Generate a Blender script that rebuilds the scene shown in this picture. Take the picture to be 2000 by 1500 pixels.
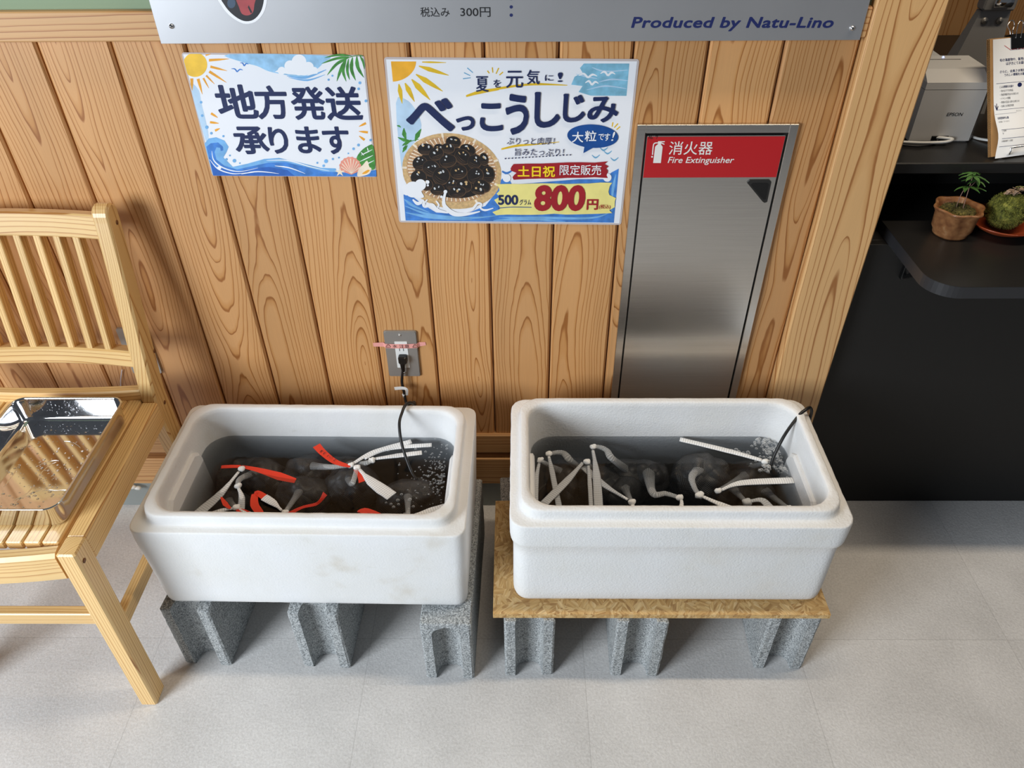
import bpy, bmesh, math, random
from mathutils import Vector, Matrix, noise as mnoise
for o in list(bpy.data.objects): bpy.data.objects.remove(o)
SC = bpy.context.scene
COL = SC.collection
random.seed(7)

# ---------------------------------------------------------------- camera, sky, lights, exposure
FPX, PITCH, YAW, ROLL = 1495.2, 0.683417, -0.012982, -0.009101
CAM = Vector((0.0053558, -1.3336713, 1.49))
def cam_axes():
    f = Vector((math.sin(YAW)*math.cos(PITCH), math.cos(YAW)*math.cos(PITCH), -math.sin(PITCH)))
    rt = f.cross(Vector((0, 0, 1))).normalized()
    up = rt.cross(f)
    c, s = math.cos(ROLL), math.sin(ROLL)
    return c*rt + s*up, -s*rt + c*up, f
RT, UP, FW = cam_axes()
cd = bpy.data.cameras.new('camera'); cam = bpy.data.objects.new('camera', cd); COL.objects.link(cam)
cd.sensor_fit = 'HORIZONTAL'; cd.sensor_width = 36; cd.lens = FPX/2000*36; cd.clip_start = 0.02
cam.matrix_world = Matrix(((RT.x, UP.x, -FW.x, CAM.x), (RT.y, UP.y, -FW.y, CAM.y), (RT.z, UP.z, -FW.z, CAM.z), (0, 0, 0, 1)))
SC.camera = cam

w = bpy.data.worlds.new('World'); SC.world = w; w.use_nodes = True
bg = w.node_tree.nodes['Background']
bg.inputs[0].default_value = (0.80, 0.88, 1.0, 1); bg.inputs[1].default_value = 0.09

def area(name, loc, target, sx, sy, power, color, spread=180):
    l = bpy.data.lights.new(name, 'AREA'); l.shape = 'RECTANGLE'; l.size = sx; l.size_y = sy
    l.energy = power; l.color = color; l.spread = math.radians(spread)
    o = bpy.data.objects.new(name, l); COL.objects.link(o); o.location = loc
    o.rotation_euler = (Vector(target) - Vector(loc)).to_track_quat('-Z', 'Y').to_euler()
    return o
area('window_daylight', (-2.25, -2.40, 1.50), (-0.10, -0.35, 0.30), 1.3, 1.3, 76, (0.86, 0.93, 1.0), 150)
area('ceiling_strip_lamp', (0.85, -0.285, 2.55), (0.85, -0.285, 0), 1.8, 0.08, 16, (1.0, 0.84, 0.64), 150)
SC.view_settings.view_transform = 'Standard'; SC.view_settings.look = 'None'
SC.cycles.transparent_max_bounces = 32
SC.view_settings.exposure = 0.0; SC.view_settings.gamma = 1.0; SC.view_settings.use_curve_mapping = False

# ---------------------------------------------------------------- helpers
def ray(px, py):
    return FW + RT*((px-1000)/FPX) - UP*((py-750)/FPX)
def at(px, py, axis, val):                     # a point of the place seen at a photo position, on a plane of known depth/height
    d = ray(px, py); t = (val - CAM[axis])/d[axis]
    return CAM + d*t
def srgb(r, g, b):
    f = lambda c: (c/255/12.92) if c/255 <= .04045 else ((c/255+.055)/1.055)**2.4
    return (f(r), f(g), f(b), 1)

class MB:
    def __init__(s): s.v = []; s.f = []; s.m = []; s.g = []; s.sm = []
    def add(s, verts, faces, mi=0, grain=None, smooth=False):
        n = len(s.v); s.v += [tuple(p) for p in verts]
        s.g += [tuple(q) for q in (grain if grain else [(0, 0, 0)]*len(verts))]
        for f in faces: s.f.append([i+n for i in f]); s.m.append(mi); s.sm.append(smooth)
    def build(s, name, mats, parent=None, origin=None):
        me = bpy.data.meshes.new(name)
        o = Vector(origin) if origin else Vector((0, 0, 0))
        if parent is not None: o = o + wloc(parent)
        me.from_pydata([Vector(p)-o for p in s.v], [], s.f)
        for m in (mats if isinstance(mats, (list, tuple)) else [mats]): me.materials.append(m)
        me.polygons.foreach_set('material_index', s.m); me.polygons.foreach_set('use_smooth', s.sm)
        a = me.attributes.new('grain', 'FLOAT_VECTOR', 'POINT')
        a.data.foreach_set('vector', [c for q in s.g for c in q])
        me.update()
        ob = bpy.data.objects.new(name, me); COL.objects.link(ob)
        if parent is not None: ob.parent = parent
        elif origin: ob.location = origin
        return ob
def wloc(o):
    v = Vector((0, 0, 0))
    while o: v = v + o.location; o = o.parent
    return v
def thing(name, label, cat, loc=(0, 0, 0), group=None):
    o = bpy.data.objects.new(name, None); COL.objects.link(o); o.location = loc
    o.empty_display_size = .02
    o['label'] = label; o['category'] = cat
    if group: o['group'] = group
    return o
def tag(o, label, cat, group=None, kind=None):
    o['label'] = label; o['category'] = cat
    if group: o['group'] = group
    if kind: o['kind'] = kind
    return o
def struct(o): o['kind'] = 'structure'; return o

SEED = [0]
def beam(mb, p0, p1, w, h, up=(0, 0, 1), bev=.002, mi=0, pith=None, taper=1.0):
    """box from p0 to p1, w across, h along 'up', with chamfered edges and a grain frame"""
    p0, p1 = Vector(p0), Vector(p1); d = (p1-p0); L = d.length; d.normalize()
    u = Vector(up); s = d.cross(u).normalized(); u = s.cross(d).normalized()
    SEED[0] += 1; k = SEED[0]*7.3
    pv, pw = pith if pith else (random.uniform(-.06, .06), random.uniform(.03, .08)*random.choice((-1, 1)))
    a, b = w/2, h/2; c = min(bev, a*.45, b*.45)
    prof = [(-a+c, -b), (a-c, -b), (a, -b+c), (a, b-c), (a-c, b), (-a+c, b), (-a, b-c), (-a, -b+c)]
    rings = [(0, -c), (c, 0), (L-c, 0), (L, -c)]
    V, G = [], []
    for t, ins in rings:
        for x, y in prof:
            fx = (a+ins)/a; fy = (b+ins)/b
            q = p0 + d*t + s*(x*fx) + u*(y*fy); V.append(q); G.append((t+k, x-pv, y-pw))
    F = []
    for r in range(3):
        for i in range(8):
            j = (i+1) % 8; F.append((r*8+i, r*8+j, r*8+8+j, r*8+8+i))
    F.append(tuple(range(7, -1, -1))); F.append(tuple(range(24, 32)))
    mb.add(V, F, mi, G)
def box(mb, x0, x1, y0, y1, z0, z1, mi=0, bev=.001):
    beam(mb, (x0, (y0+y1)/2, (z0+z1)/2), (x1, (y0+y1)/2, (z0+z1)/2), abs(y1-y0), z1-z0, (0, 0, 1), bev, mi)
def cmr(pts, n=8, closed=False):
    pts = [Vector(p) for p in pts]; out = []
    N = len(pts)
    if N < 3 and not closed:
        return [pts[0].lerp(pts[-1], i/n) for i in range(n+1)]
    R = range(N) if closed else range(N-1)
    for i in R:
        if closed: a, b, c, d = pts[i-1], pts[i], pts[(i+1) % N], pts[(i+2) % N]
        else: a, b, c, d = pts[max(i-1, 0)], pts[i], pts[i+1], pts[min(i+2, N-1)]
        for k in range(n):
            t = k/n
            out.append(.5*((2*b)+(c-a)*t+(2*a-5*b+4*c-d)*t*t+(3*b-a-3*c+d)*t**3))
    if not closed: out.append(pts[-1])
    return out
def sweep(mb, pts, ra, rb=None, up=(0, 0, 1), seg=10, mi=0, smooth=True, cap=True, jit=0):
    """elliptical tube along pts; ra across, rb along up (numbers or lists)"""
    pts = [Vector(p) for p in pts]; n = len(pts)
    ra = ra if isinstance(ra, (list, tuple)) else [ra]*n
    rb = ra if rb is None else (rb if isinstance(rb, (list, tuple)) else [rb]*n)
    def interp(l, i):
        x = i/(n-1)*(len(l)-1); k = min(int(x), len(l)-2) if len(l) > 1 else 0
        return l[k] + (l[k+1]-l[k])*(x-k) if len(l) > 1 else l[0]
    V, F, G = [], [], []; dist = 0; prev = None
    for i, p in enumerate(pts):
        t = (pts[min(i+1, n-1)]-pts[max(i-1, 0)]).normalized()
        u = Vector(up); s = t.cross(u)
        if s.length < 1e-3: s = t.cross(Vector((0, 1, 0.01)))
        s.normalize()
        if prev is not None and s.dot(prev) < 0: s = -s
        prev = s
        u2 = s.cross(t).normalized()
        if i: dist += (p-pts[i-1]).length
        for k in range(seg):
            a = 2*math.pi*k/seg
            j = 1+random.uniform(-jit, jit)
            V.append(p + s*(interp(ra, i)*math.cos(a)*j) + u2*(interp(rb, i)*math.sin(a)*j)); G.append((dist, a/6.283, 0))
    for i in range(n-1):
        for k in range(seg):
            j = (k+1) % seg; F.append((i*seg+k, i*seg+j, (i+1)*seg+j, (i+1)*seg+k))
    if cap: F.append(tuple(range(seg-1, -1, -1))); F.append(tuple(range((n-1)*seg, n*seg)))
    mb.add(V, F, mi, G, smooth)
def ribbon(mb, pts, ws, th=.0006, side=None, mi=0, smooth=True):
    """thin band with real thickness along pts; side = list of across directions or one"""
    pts = [Vector(p) for p in pts]; n = len(pts)
    V, F, G = [], [], []; dist = 0
    for i, p in enumerate(pts):
        t = (pts[min(i+1, n-1)]-pts[max(i-1, 0)]).normalized()
        x = i/(n-1)
        def lerp(l):
            q = x*(len(l)-1); k = min(int(q), len(l)-2); return l[k]+(l[k+1]-l[k])*(q-k)
        w = lerp(ws) if isinstance(ws, (list, tuple)) else ws
        sd = lerp([Vector(q) for q in side]) if isinstance(side, list) else (Vector(side) if side else t.cross(Vector((0, 0, 1))))
        sd = (sd - t*sd.dot(t)).normalized(); nn = t.cross(sd).normalized()
        if i: dist += (p-pts[i-1]).length
        for (a, b) in ((-1, -1), (1, -1), (1, 1), (-1, 1)):
            V.append(p+sd*(a*w/2)+nn*(b*th/2)); G.append((dist, a*.25+.5, 0))
    for i in range(n-1):
        for k in range(4):
            j = (k+1) % 4; F.append((i*4+k, i*4+j, i*4+4+j, i*4+4+k))
    F.append((3, 2, 1, 0)); m = (n-1)*4; F.append((m, m+1, m+2, m+3))
    mb.add(V, F, mi, G, False)
def rrect(a, b, r, nseg=6, step=.012):
    """rounded rectangle outline, half sizes a, b, fixed vertex count for given a,b,step"""
    pts = []
    cs = [(a-r, b-r, 0), (-a+r, b-r, 90), (-a+r, -b+r, 180), (a-r, -b+r, 270)]
    nx, ny = 40, 22
    for ci, (cx, cy, a0) in enumerate(cs):
        for k in range(nseg+1):
            t = math.radians(a0+90*k/nseg); pts.append((cx+r*math.cos(t), cy+r*math.sin(t)))
        nxt = cs[(ci+1) % 4]; t = math.radians(nxt[2]); e = (nxt[0]+r*math.cos(t), nxt[1]+r*math.sin(t))
        s = pts[-1]; n = nx if ci % 2 == 0 else ny
        for k in range(1, n): pts.append((s[0]+(e[0]-s[0])*k/n, s[1]+(e[1]-s[1])*k/n))
    return pts
def loft(mb, rings, mi=0, smooth=True, cap0=True, cap1=True):
    n = len(rings[0]); V = [p for r in rings for p in r]; F = []
    for i in range(len(rings)-1):
        for k in range(n):
            j = (k+1) % n; F.append((i*n+k, i*n+j, (i+1)*n+j, (i+1)*n+k))
    if cap0: F.append(tuple(range(n-1, -1, -1)))
    if cap1: m = (len(rings)-1)*n; F.append(tuple(range(m, m+n)))
    mb.add(V, F, mi, None, smooth)
def ball(mb, c, rx, ry=None, rz=None, seg=16, rings=10, mi=0, lump=0, freq=20, rot=None, half=False):
    ry = ry or rx; rz = rz or rx; c = Vector(c); V, F, G = [], [], []
    R = rot.to_3x3() if rot else Matrix.Identity(3)
    for i in range(rings+1):
        th = math.pi*i/rings*(.5 if half else 1)
        for k in range(seg):
            ph = 2*math.pi*k/seg
            d = Vector((math.sin(th)*math.cos(ph), math.sin(th)*math.sin(ph), math.cos(th)))
            q = Vector((d.x*rx, d.y*ry, d.z*rz))
            if lump: q = q*(1+lump*mnoise.noise((R@q+c)*freq))
            V.append(c+R@q); G.append((k/seg, i/rings, 0))
    for i in range(rings):
        for k in range(seg):
            j = (k+1) % seg; F.append((i*seg+k, (i+1)*seg+k, (i+1)*seg+j, i*seg+j))
    mb.add(V, F, mi, G, True)
def lathe(mb, c, prof, seg=32, mi=0, wob=None, smooth=True):
    c = Vector(c); V, F = [], []
    for r, z in prof:
        for k in range(seg):
            a = 2*math.pi*k/seg; q = r*(wob(a, z) if wob else 1)
            V.append(c+Vector((q*math.cos(a), q*math.sin(a), z)))
    for i in range(len(prof)-1):
        for k in range(seg):
            j = (k+1) % seg; F.append((i*seg+k, i*seg+j, (i+1)*seg+j, (i+1)*seg+k))
    mb.add(V, F, mi, None, smooth)

# ---------------------------------------------------------------- materials
class NT:
    def __init__(s, name):
        s.m = bpy.data.materials.new(name); s.m.use_nodes = True; s.t = s.m.node_tree; s.n = s.t.nodes
        s.b = s.n['Principled BSDF']; s.out = s.n['Material Output']
    def N(s, typ, **kw):
        x = s.n.new(typ)
        for k, v in kw.items(): setattr(x, k, v)
        return x
    def L(s, a, b): s.t.links.new(a, b)
    def math(s, op, a, b=None, c=None):
        x = s.N('ShaderNodeMath', operation=op)
        for i, v in enumerate((a, b, c)):
            if v is None: continue
            if isinstance(v, (int, float)): x.inputs[i].default_value = v
            else: s.L(v, x.inputs[i])
        return x.outputs[0]
    def ramp(s, fac, stops, interp='LINEAR'):
        r = s.N('ShaderNodeValToRGB'); r.color_ramp.interpolation = interp
        e = r.color_ramp.elements
        while len(e) < len(stops): e.new(.5)
        for i, (p, c) in enumerate(stops): e[i].position = p; e[i].color = c if len(c) == 4 else (*c, 1)
        s.L(fac, r.inputs[0]); return r.outputs[0]
    def mix(s, fac, a, b, blend='MIX'):
        x = s.N('ShaderNodeMix', data_type='RGBA', blend_type=blend)
        for i, v in ((0, fac), (6, a), (7, b)):
            if isinstance(v, (int, float)): x.inputs[i].default_value = v
            elif isinstance(v, tuple): x.inputs[i].default_value = v
            else: s.L(v, x.inputs[i])
        return x.outputs[2]
    def noise(s, vec, scale, detail=3, rough=.5, dim='3D'):
        x = s.N('ShaderNodeTexNoise', noise_dimensions=dim)
        x.inputs['Scale'].default_value = scale; x.inputs['Detail'].default_value = detail; x.inputs['Roughness'].default_value = rough
        if vec is not None: s.L(vec, x.inputs['W' if dim == '1D' else 'Vector'])
        return x.outputs[0]
    def pos(s): return s.N('ShaderNodeNewGeometry').outputs['Position']
    def obj(s): return s.N('ShaderNodeTexCoord').outputs['Object']
    def attr(s): return s.N('ShaderNodeAttribute', attribute_name='grain').outputs['Vector']
    def scale(s, vec, sc):
        x = s.N('ShaderNodeVectorMath', operation='MULTIPLY'); s.L(vec, x.inputs[0]); x.inputs[1].default_value = sc
        return x.outputs[0]
    def bump(s, h, strength, dist=.001):
        x = s.N('ShaderNodeBump'); x.inputs['Strength'].default_value = strength; x.inputs['Distance'].default_value = dist
        s.L(h, x.inputs['Height']); s.L(x.outputs[0], s.b.inputs['Normal'])
    def set(s, **kw):
        for k, v in kw.items():
            i = s.b.inputs[k.replace('_', ' ')]
            if isinstance(v, (int, float, tuple)): i.default_value = v
            else: s.L(v, i)
        return s

def plain(name, col, rough=.5, metal=0, spec=.5, var=0, vscale=40, bump=0, bscale=300, **kw):
    t = NT(name); t.set(Roughness=rough, Metallic=metal, Specular_IOR_Level=spec)
    if var:
        n = t.noise(t.obj(), vscale, 3)
        d = tuple(c*(1-var) for c in col[:3])+(1,); l = tuple(min(1, c*(1+var)) for c in col[:3])+(1,)
        t.set(Base_Color=t.ramp(n, [(.3, d), (.7, l)]))
    else: t.set(Base_Color=col)
    if bump: t.bump(t.noise(t.obj(), bscale, 2), bump)
    for k, v in kw.items(): t.b.inputs[k.replace('_', ' ')].default_value = v
    return t.m

def wood(name, light, mid, dark, spacing, rough=.45, A1=.03, A2=.1, su=1.4, wob=.003, coat=0):
    t = NT(name); a = t.attr()
    sp = t.N('ShaderNodeSeparateXYZ'); t.L(a, sp.inputs[0]); u, v, w_ = sp.outputs
    n1 = t.noise(t.math('MULTIPLY', u, su), 1, 1.5, .5, '1D'); n2 = t.noise(t.math('MULTIPLY_ADD', u, su*.8, 31.7), 1, 1.5, .5, '1D')
    v1 = t.math('MULTIPLY_ADD', n1, A1*2, t.math('ADD', v, -A1)); w1 = t.math('MULTIPLY_ADD', n2, A2*2, t.math('ADD', w_, -A2))
    fine = t.noise(t.scale(a, (9, 40, 40)), 1, 2)
    r = t.math('SQRT', t.math('ADD', t.math('MULTIPLY', v1, v1), t.math('MULTIPLY', w1, w1)))
    r = t.math('MULTIPLY_ADD', fine, wob*2, r)
    warp = t.noise(t.math('MULTIPLY', r, 55), 1, 1, .5, '1D')
    tt = t.math('MULTIPLY_ADD', warp, 2.2, t.math('DIVIDE', r, spacing))
    f = t.math('FRACT', tt)
    col = t.ramp(f, [(0, light), (.62, light), (.84, mid), (.915, dark), (.955, dark), (1.0, light)])
    seed = t.N('ShaderNodeTexWhiteNoise', noise_dimensions='1D'); t.L(t.math('FLOOR', t.math('DIVIDE', t.math('ADD', u, 2), 7.3)), seed.inputs['W'])
    tone = t.math('MULTIPLY_ADD', seed.outputs['Value'], .20, .88)
    big = t.noise(t.scale(a, (1.5, 14, 14)), 1, 2); tone = t.math('MULTIPLY', tone, t.math('MULTIPLY_ADD', big, .3, .85))
    fib = t.noise(t.scale(a, (12, 900, 900)), 1, 2); tone = t.math('MULTIPLY', tone, t.math('MULTIPLY_ADD', fib, .14, .93))
    cc = t.N('ShaderNodeCombineColor'); [t.L(tone, cc.inputs[i]) for i in range(3)]
    col = t.mix(1.0, col, cc.outputs[0], 'MULTIPLY')
    t.set(Base_Color=col, Roughness=rough, Coat_Weight=coat, Coat_Roughness=.25)
    t.bump(f, .08, .0006)
    return t.m

M = {}
M['wall_wood'] = wood('cedar_boards', srgb(204, 153, 100), srgb(192, 137, 80), srgb(154, 97, 47), .0064, .42, .030, .060, 1.5, .0025)
M['post_wood'] = wood('cedar_post', srgb(222, 176, 120), srgb(208, 158, 102), srgb(166, 110, 60), .0095, .42, .025, .05, 1.3, .0025)
M['trim_wood'] = wood('cedar_trim', srgb(208, 162, 110), srgb(196, 144, 92), srgb(160, 106, 60), .0065, .42, .004, .01, 1.0, .001)
M['chair_wood'] = wood('pine_chair', srgb(232, 194, 132), srgb(221, 176, 110), srgb(178, 122, 64), .0046, .38, .004, .012, 1.5, .0008, .25)
M['green'] = plain('sage_green_wallpaper', srgb(142, 160, 130), .8, bump=.1)
M['skirting'] = plain('grey_skirting', srgb(150, 156, 154), .5)
M['dark_gap'] = plain('groove_wood', srgb(150, 104, 66), .6)
M['black_panel'] = plain('black_melamine', srgb(30, 29, 28), .5, spec=.3)
M['black_top'] = plain('black_counter_top', srgb(34, 33, 32), .32, spec=.35)
M['black_edge'] = plain('black_edge_band', srgb(44, 45, 48), .3)
M['white'] = plain('white_plastic', srgb(232, 232, 228), .4)
M['black'] = plain('black_rubber', srgb(20, 20, 21), .42)
M['blackp'] = plain('black_plastic', srgb(12, 12, 13), .35)
M['chrome'] = plain('chrome', (.8, .8, .8, 1), .12, 1)
M['dark_metal'] = plain('grey_plate_metal', srgb(168, 165, 160), .42, .6)
M['alu'] = plain('anodised_aluminium_sheet', srgb(186, 187, 190), .42, .75, var=.03, vscale=8)
M['navy'] = plain('navy_print', srgb(24, 36, 92), .5)
M['ink'] = plain('black_print', srgb(20, 20, 24), .5)

def brushed():
    t = NT('brushed_stainless'); o = t.pos()
    n = t.noise(t.scale(o, (6, 6, 700)), 1, 3); big = t.noise(t.scale(o, (3, 3, 6)), 1, 2)
    t.set(Base_Color=t.ramp(n, [(.2, (.60, .58, .55, 1)), (.8, (.72, .70, .67, 1))]), Metallic=1.0,
          Roughness=t.math('MULTIPLY_ADD', big, .10, .20))
    t.bump(n, .03, .0004); return t.m
M['stainless'] = brushed()
M['tray_steel'] = plain('polished_stainless_tray', (.74, .74, .75, 1), .07, 1)

def foam(name, bead, stain):
    t = NT(name); o = t.obj()
    n = t.noise(o, 260, 3); v = t.N('ShaderNodeTexVoronoi'); v.inputs['Scale'].default_value = 230; t.L(o, v.inputs['Vector'])
    big = t.noise(o, 7, 4)
    base = t.ramp(big, [(.35, srgb(232, 233, 234)), (.62, srgb(228, 228, 226)), (.80, srgb(*stain))])
    sc = t.noise(t.scale(o, (30, 30, 90)), 1, 4); base = t.mix(t.ramp(sc, [(.66, (0, 0, 0)), (.8, (.35, .35, .35))]), base, srgb(206, 202, 192))
    dent = t.noise(o, 38, 3, .65)
    t.set(Base_Color=base, Roughness=.62, Subsurface_Weight=0.0, Specular_IOR_Level=.3)
    h = t.math('ADD', t.math('MULTIPLY', n, .6), t.math('ADD', t.math('MULTIPLY', v.outputs['Distance'], bead), t.math('MULTIPLY', dent, .55)))
    t.bump(h, .42, .0016); return t.m
M['foam_old'] = foam('expanded_polystyrene_worn', .15, (205, 196, 180))
M['foam_new'] = foam('expanded_polystyrene_beaded', .5, (224, 220, 212))

def concrete():
    t = NT('concrete_block'); o = t.obj()
    n = t.noise(o, 330, 3, .7); n2 = t.noise(o, 90, 3, .6); big = t.noise(o, 9, 2)
    c = t.ramp(n, [(.36, srgb(84, 88, 90)), (.5, srgb(168, 172, 173)), (.66, srgb(222, 225, 225))])
    c = t.mix(t.ramp(n2, [(.28, (.75, .75, .75)), (.40, (0, 0, 0))]), c, srgb(78, 80, 80))
    c = t.mix(.25, c, t.ramp(big, [(.3, srgb(120, 124, 126)), (.7, srgb(176, 178, 176))]))
    t.set(Base_Color=c, Roughness=.95, Specular_IOR_Level=.15); t.bump(t.math('ADD', n, n2), .8, .0022); return t.m
M['concrete'] = concrete()

def osb():
    t = NT('osb_chipboard'); o = t.obj()
    vs = t.noise(o, 14, 2); 
    r = t.N('ShaderNodeVectorRotate', rotation_type='Z_AXIS')
    vor = t.N('ShaderNodeTexVoronoi'); vor.inputs['Scale'].default_value = 52; t.L(o, vor.inputs['Vector'])
    ang = t.math('MULTIPLY', vor.outputs['Color'], 6.28)
    t.L(o, r.inputs['Vector']); t.L(ang, r.inputs['Angle'])
    chip = t.N('ShaderNodeTexVoronoi'); chip.inputs['Scale'].default_value = 1; t.L(t.scale(r.outputs[0], (44, 190, 60)), chip.inputs['Vector'])
    sep = t.N('ShaderNodeSeparateColor'); t.L(chip.outputs['Color'], sep.inputs[0])
    c = t.ramp(sep.outputs[0], [(0, srgb(150, 108, 58)), (.35, srgb(196, 154, 92)), (.7, srgb(216, 180, 120)), (1, srgb(228, 198, 146))])
    fib = t.noise(t.scale(r.outputs[0], (30, 420, 200)), 1, 2)
    c = t.mix(.4, c, t.ramp(fib, [(.3, srgb(140, 98, 50)), (.7, srgb(226, 190, 132))]))
    t.set(Base_Color=c, Roughness=.7); t.bump(chip.outputs['Distance'], .25, .001); return t.m
M['osb'] = osb()

def floor_mat():
    t = NT('grey_vinyl_tile'); p = t.pos(); s = t.N('ShaderNodeSeparateXYZ'); t.L(p, s.inputs[0])
    def seam(c, off, pitch):
        f = t.math('FRACT', t.math('DIVIDE', t.math('ADD', c, off+pitch*40), pitch)); d = t.math('ABSOLUTE', t.math('SUBTRACT', f, .5))
        return t.math('GREATER_THAN', d, .5-.0008/pitch), t.math('FLOOR', t.math('DIVIDE', t.math('ADD', c, off+pitch*40), pitch))
    sx, ix = seam(s.outputs[0], .32, .4615); sy, iy = seam(s.outputs[1], .387, .4615)
    wn = t.N('ShaderNodeTexWhiteNoise', noise_dimensions='2D'); cb = t.N('ShaderNodeCombineXYZ'); t.L(ix, cb.inputs[0]); t.L(iy, cb.inputs[1]); t.L(cb.outputs[0], wn.inputs['Vector'])
    big = t.noise(p, 5, 5, .6); fine = t.noise(p, 210, 3, .6)
    c = t.ramp(big, [(.3, srgb(203, 201, 199)), (.7, srgb(226, 224, 222))])
    c = t.mix(.18, c, t.ramp(fine, [(.35, srgb(140, 138, 134)), (.65, srgb(244, 243, 240))]))
    tone = t.math('MULTIPLY_ADD', wn.outputs['Value'], .06, .96); cc = t.N('ShaderNodeCombineColor'); [t.L(tone, cc.inputs[i]) for i in range(3)]
    c = t.mix(1.0, c, cc.outputs[0], 'MULTIPLY')
    c = t.mix(t.math('MULTIPLY', t.math('MAXIMUM', sx, sy), .22), c, srgb(96, 93, 88))
    spk = t.noise(p, 130, 2); c = t.mix(t.ramp(spk, [(.79, (0, 0, 0)), (.82, (.5, .5, .5))]), c, srgb(90, 86, 80))
    t.set(Base_Color=c, Roughness=.6, Specular_IOR_Level=.35)
    t.bump(t.math('ADD', fine, t.math('MULTIPLY', t.noise(p, 90, 3, .6), 1.0)), .5, .0012); return t.m
M['floor'] = floor_mat()

def water(name, dens):
    t = NT(name); t.n.remove(t.b)
    fr = t.N('ShaderNodeFresnel'); fr.inputs['IOR'].default_value = 1.33
    gl = t.N('ShaderNodeBsdfGlossy'); gl.inputs['Roughness'].default_value = .03
    tr = t.N('ShaderNodeBsdfTransparent'); tr.inputs[0].default_value = (.80, .81, .82, 1)
    bp = t.N('ShaderNodeBump'); bp.inputs['Strength'].default_value = .12; bp.inputs['Distance'].default_value = .004
    t.L(t.noise(t.obj(), 30, 3), bp.inputs['Height']); t.L(bp.outputs[0], gl.inputs['Normal']); t.L(bp.outputs[0], fr.inputs['Normal'])
    mx = t.N('ShaderNodeMixShader'); ge = t.N('ShaderNodeNewGeometry'); sz = t.N('ShaderNodeSeparateXYZ'); t.L(ge.outputs['True Normal'], sz.inputs[0])
    top = t.math('MULTIPLY', t.math('GREATER_THAN', sz.outputs[2], .8), t.math('SUBTRACT', 1, ge.outputs['Backfacing']))
    t.L(t.math('MULTIPLY', fr.outputs[0], top), mx.inputs[0]); t.L(tr.outputs[0], mx.inputs[1]); t.L(gl.outputs[0], mx.inputs[2])
    t.L(mx.outputs[0], t.out.inputs['Surface'])
    va = t.N('ShaderNodeVolumeAbsorption'); va.inputs['Color'].default_value = (.27, .28, .29, 1); va.inputs['Density'].default_value = dens
    t.L(va.outputs[0], t.out.inputs['Volume'])
    return t.m
M['water'] = water('murky_seawater', 11)

def net_mat():
    t = NT('netted_dark_clams'); a = t.attr(); s = t.N('ShaderNodeSeparateXYZ'); t.L(a, s.inputs[0])
    def diag(sg):
        q = t.math('ADD', t.math('MULTIPLY', s.outputs[0], 64), t.math('MULTIPLY', s.outputs[1], 46*sg))
        return t.math('GREATER_THAN', t.math('ABSOLUTE', t.math('SUBTRACT', t.math('FRACT', t.math('ADD', q, 200)), .5)), .40)
    ln = t.math('MAXIMUM', diag(1), diag(-1))
    o = t.obj(); v = t.N('ShaderNodeTexVoronoi'); v.inputs['Scale'].default_value = 42; t.L(o, v.inputs['Vector'])
    shell = t.ramp(v.outputs['Distance'], [(.04, srgb(120, 104, 78)), (.12, srgb(48, 40, 32)), (.5, srgb(20, 19, 19))])
    c = t.mix(ln, shell, srgb(122, 122, 122))
    t.set(Base_Color=c, Roughness=.45); t.bump(t.math('SUBTRACT', 1, v.outputs['Distance']), .6, .01); return t.m
M['net'] = net_mat()
def strap_mat():
    t = NT('white_net_tube'); a = t.attr(); s = t.N('ShaderNodeSeparateXYZ'); t.L(a, s.inputs[0])
    f = t.math('FRACT', t.math('MULTIPLY', s.outputs[0], 210)); g = t.math('FRACT', t.math('MULTIPLY', s.outputs[1], 16))
    ln = t.math('MAXIMUM', t.math('GREATER_THAN', f, .55), t.math('GREATER_THAN', g, .72))
    c = t.mix(ln, srgb(206, 208, 210), srgb(244, 245, 245))
    t.set(Base_Color=c, Roughness=.55); t.bump(ln, .3, .0008)
    return t.m
M['strap'] = strap_mat()
def neck_mat():
    t = NT('gathered_netting'); a = t.attr(); q = t.N('ShaderNodeSeparateXYZ'); t.L(a, q.inputs[0])
    g = t.math('FRACT', t.math('MULTIPLY', q.outputs[1], 22)); f = t.math('FRACT', t.math('MULTIPLY', q.outputs[0], 300))
    ln = t.math('MAXIMUM', t.math('GREATER_THAN', g, .55), t.math('GREATER_THAN', f, .65))
    t.set(Base_Color=t.mix(ln, srgb(150, 151, 152), srgb(226, 228, 228)), Roughness=.6, Alpha=t.math('MULTIPLY_ADD', ln, .25, .26)); return t.m
M['neck'] = neck_mat()
M['knot'] = plain('white_net_knot', srgb(242, 242, 240), .6, bump=.5, bscale=350)
M['red_tape'] = plain('red_vinyl_tape', srgb(226, 62, 40), .35)
def bubble_mat():
    t = NT('water_bubble_film')
    lw = t.N('ShaderNodeLayerWeight'); lw.inputs[0].default_value = .3
    t.set(Base_Color=(.92, .94, .95, 1), Roughness=.12, Specular_IOR_Level=1.0,
          Alpha=t.ramp(lw.outputs['Facing'], [(.15, (.10, .10, .10)), (.7, (.85, .85, .85))]))  # bright window reflection put into the colour: white, more opaque towards the rim
    return t.m
M['bubble'] = bubble_mat()
def drop_mat():
    t = NT('water_drop'); t.set(Base_Color=(1, 1, 1, 1), Roughness=.02, Transmission_Weight=1.0, IOR=1.33); return t.m
M['drop'] = drop_mat()


# ---------------------------------------------------------------- the setting
X_L, X_P = -1.75, .566
GR0, GRP = -.7962, .1239
# floor
mb = MB(); box(mb, -1.9, 2.3, -2.6, .02, -.04, 0, bev=.0005); struct(mb.build('floor', M['floor']))
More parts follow.
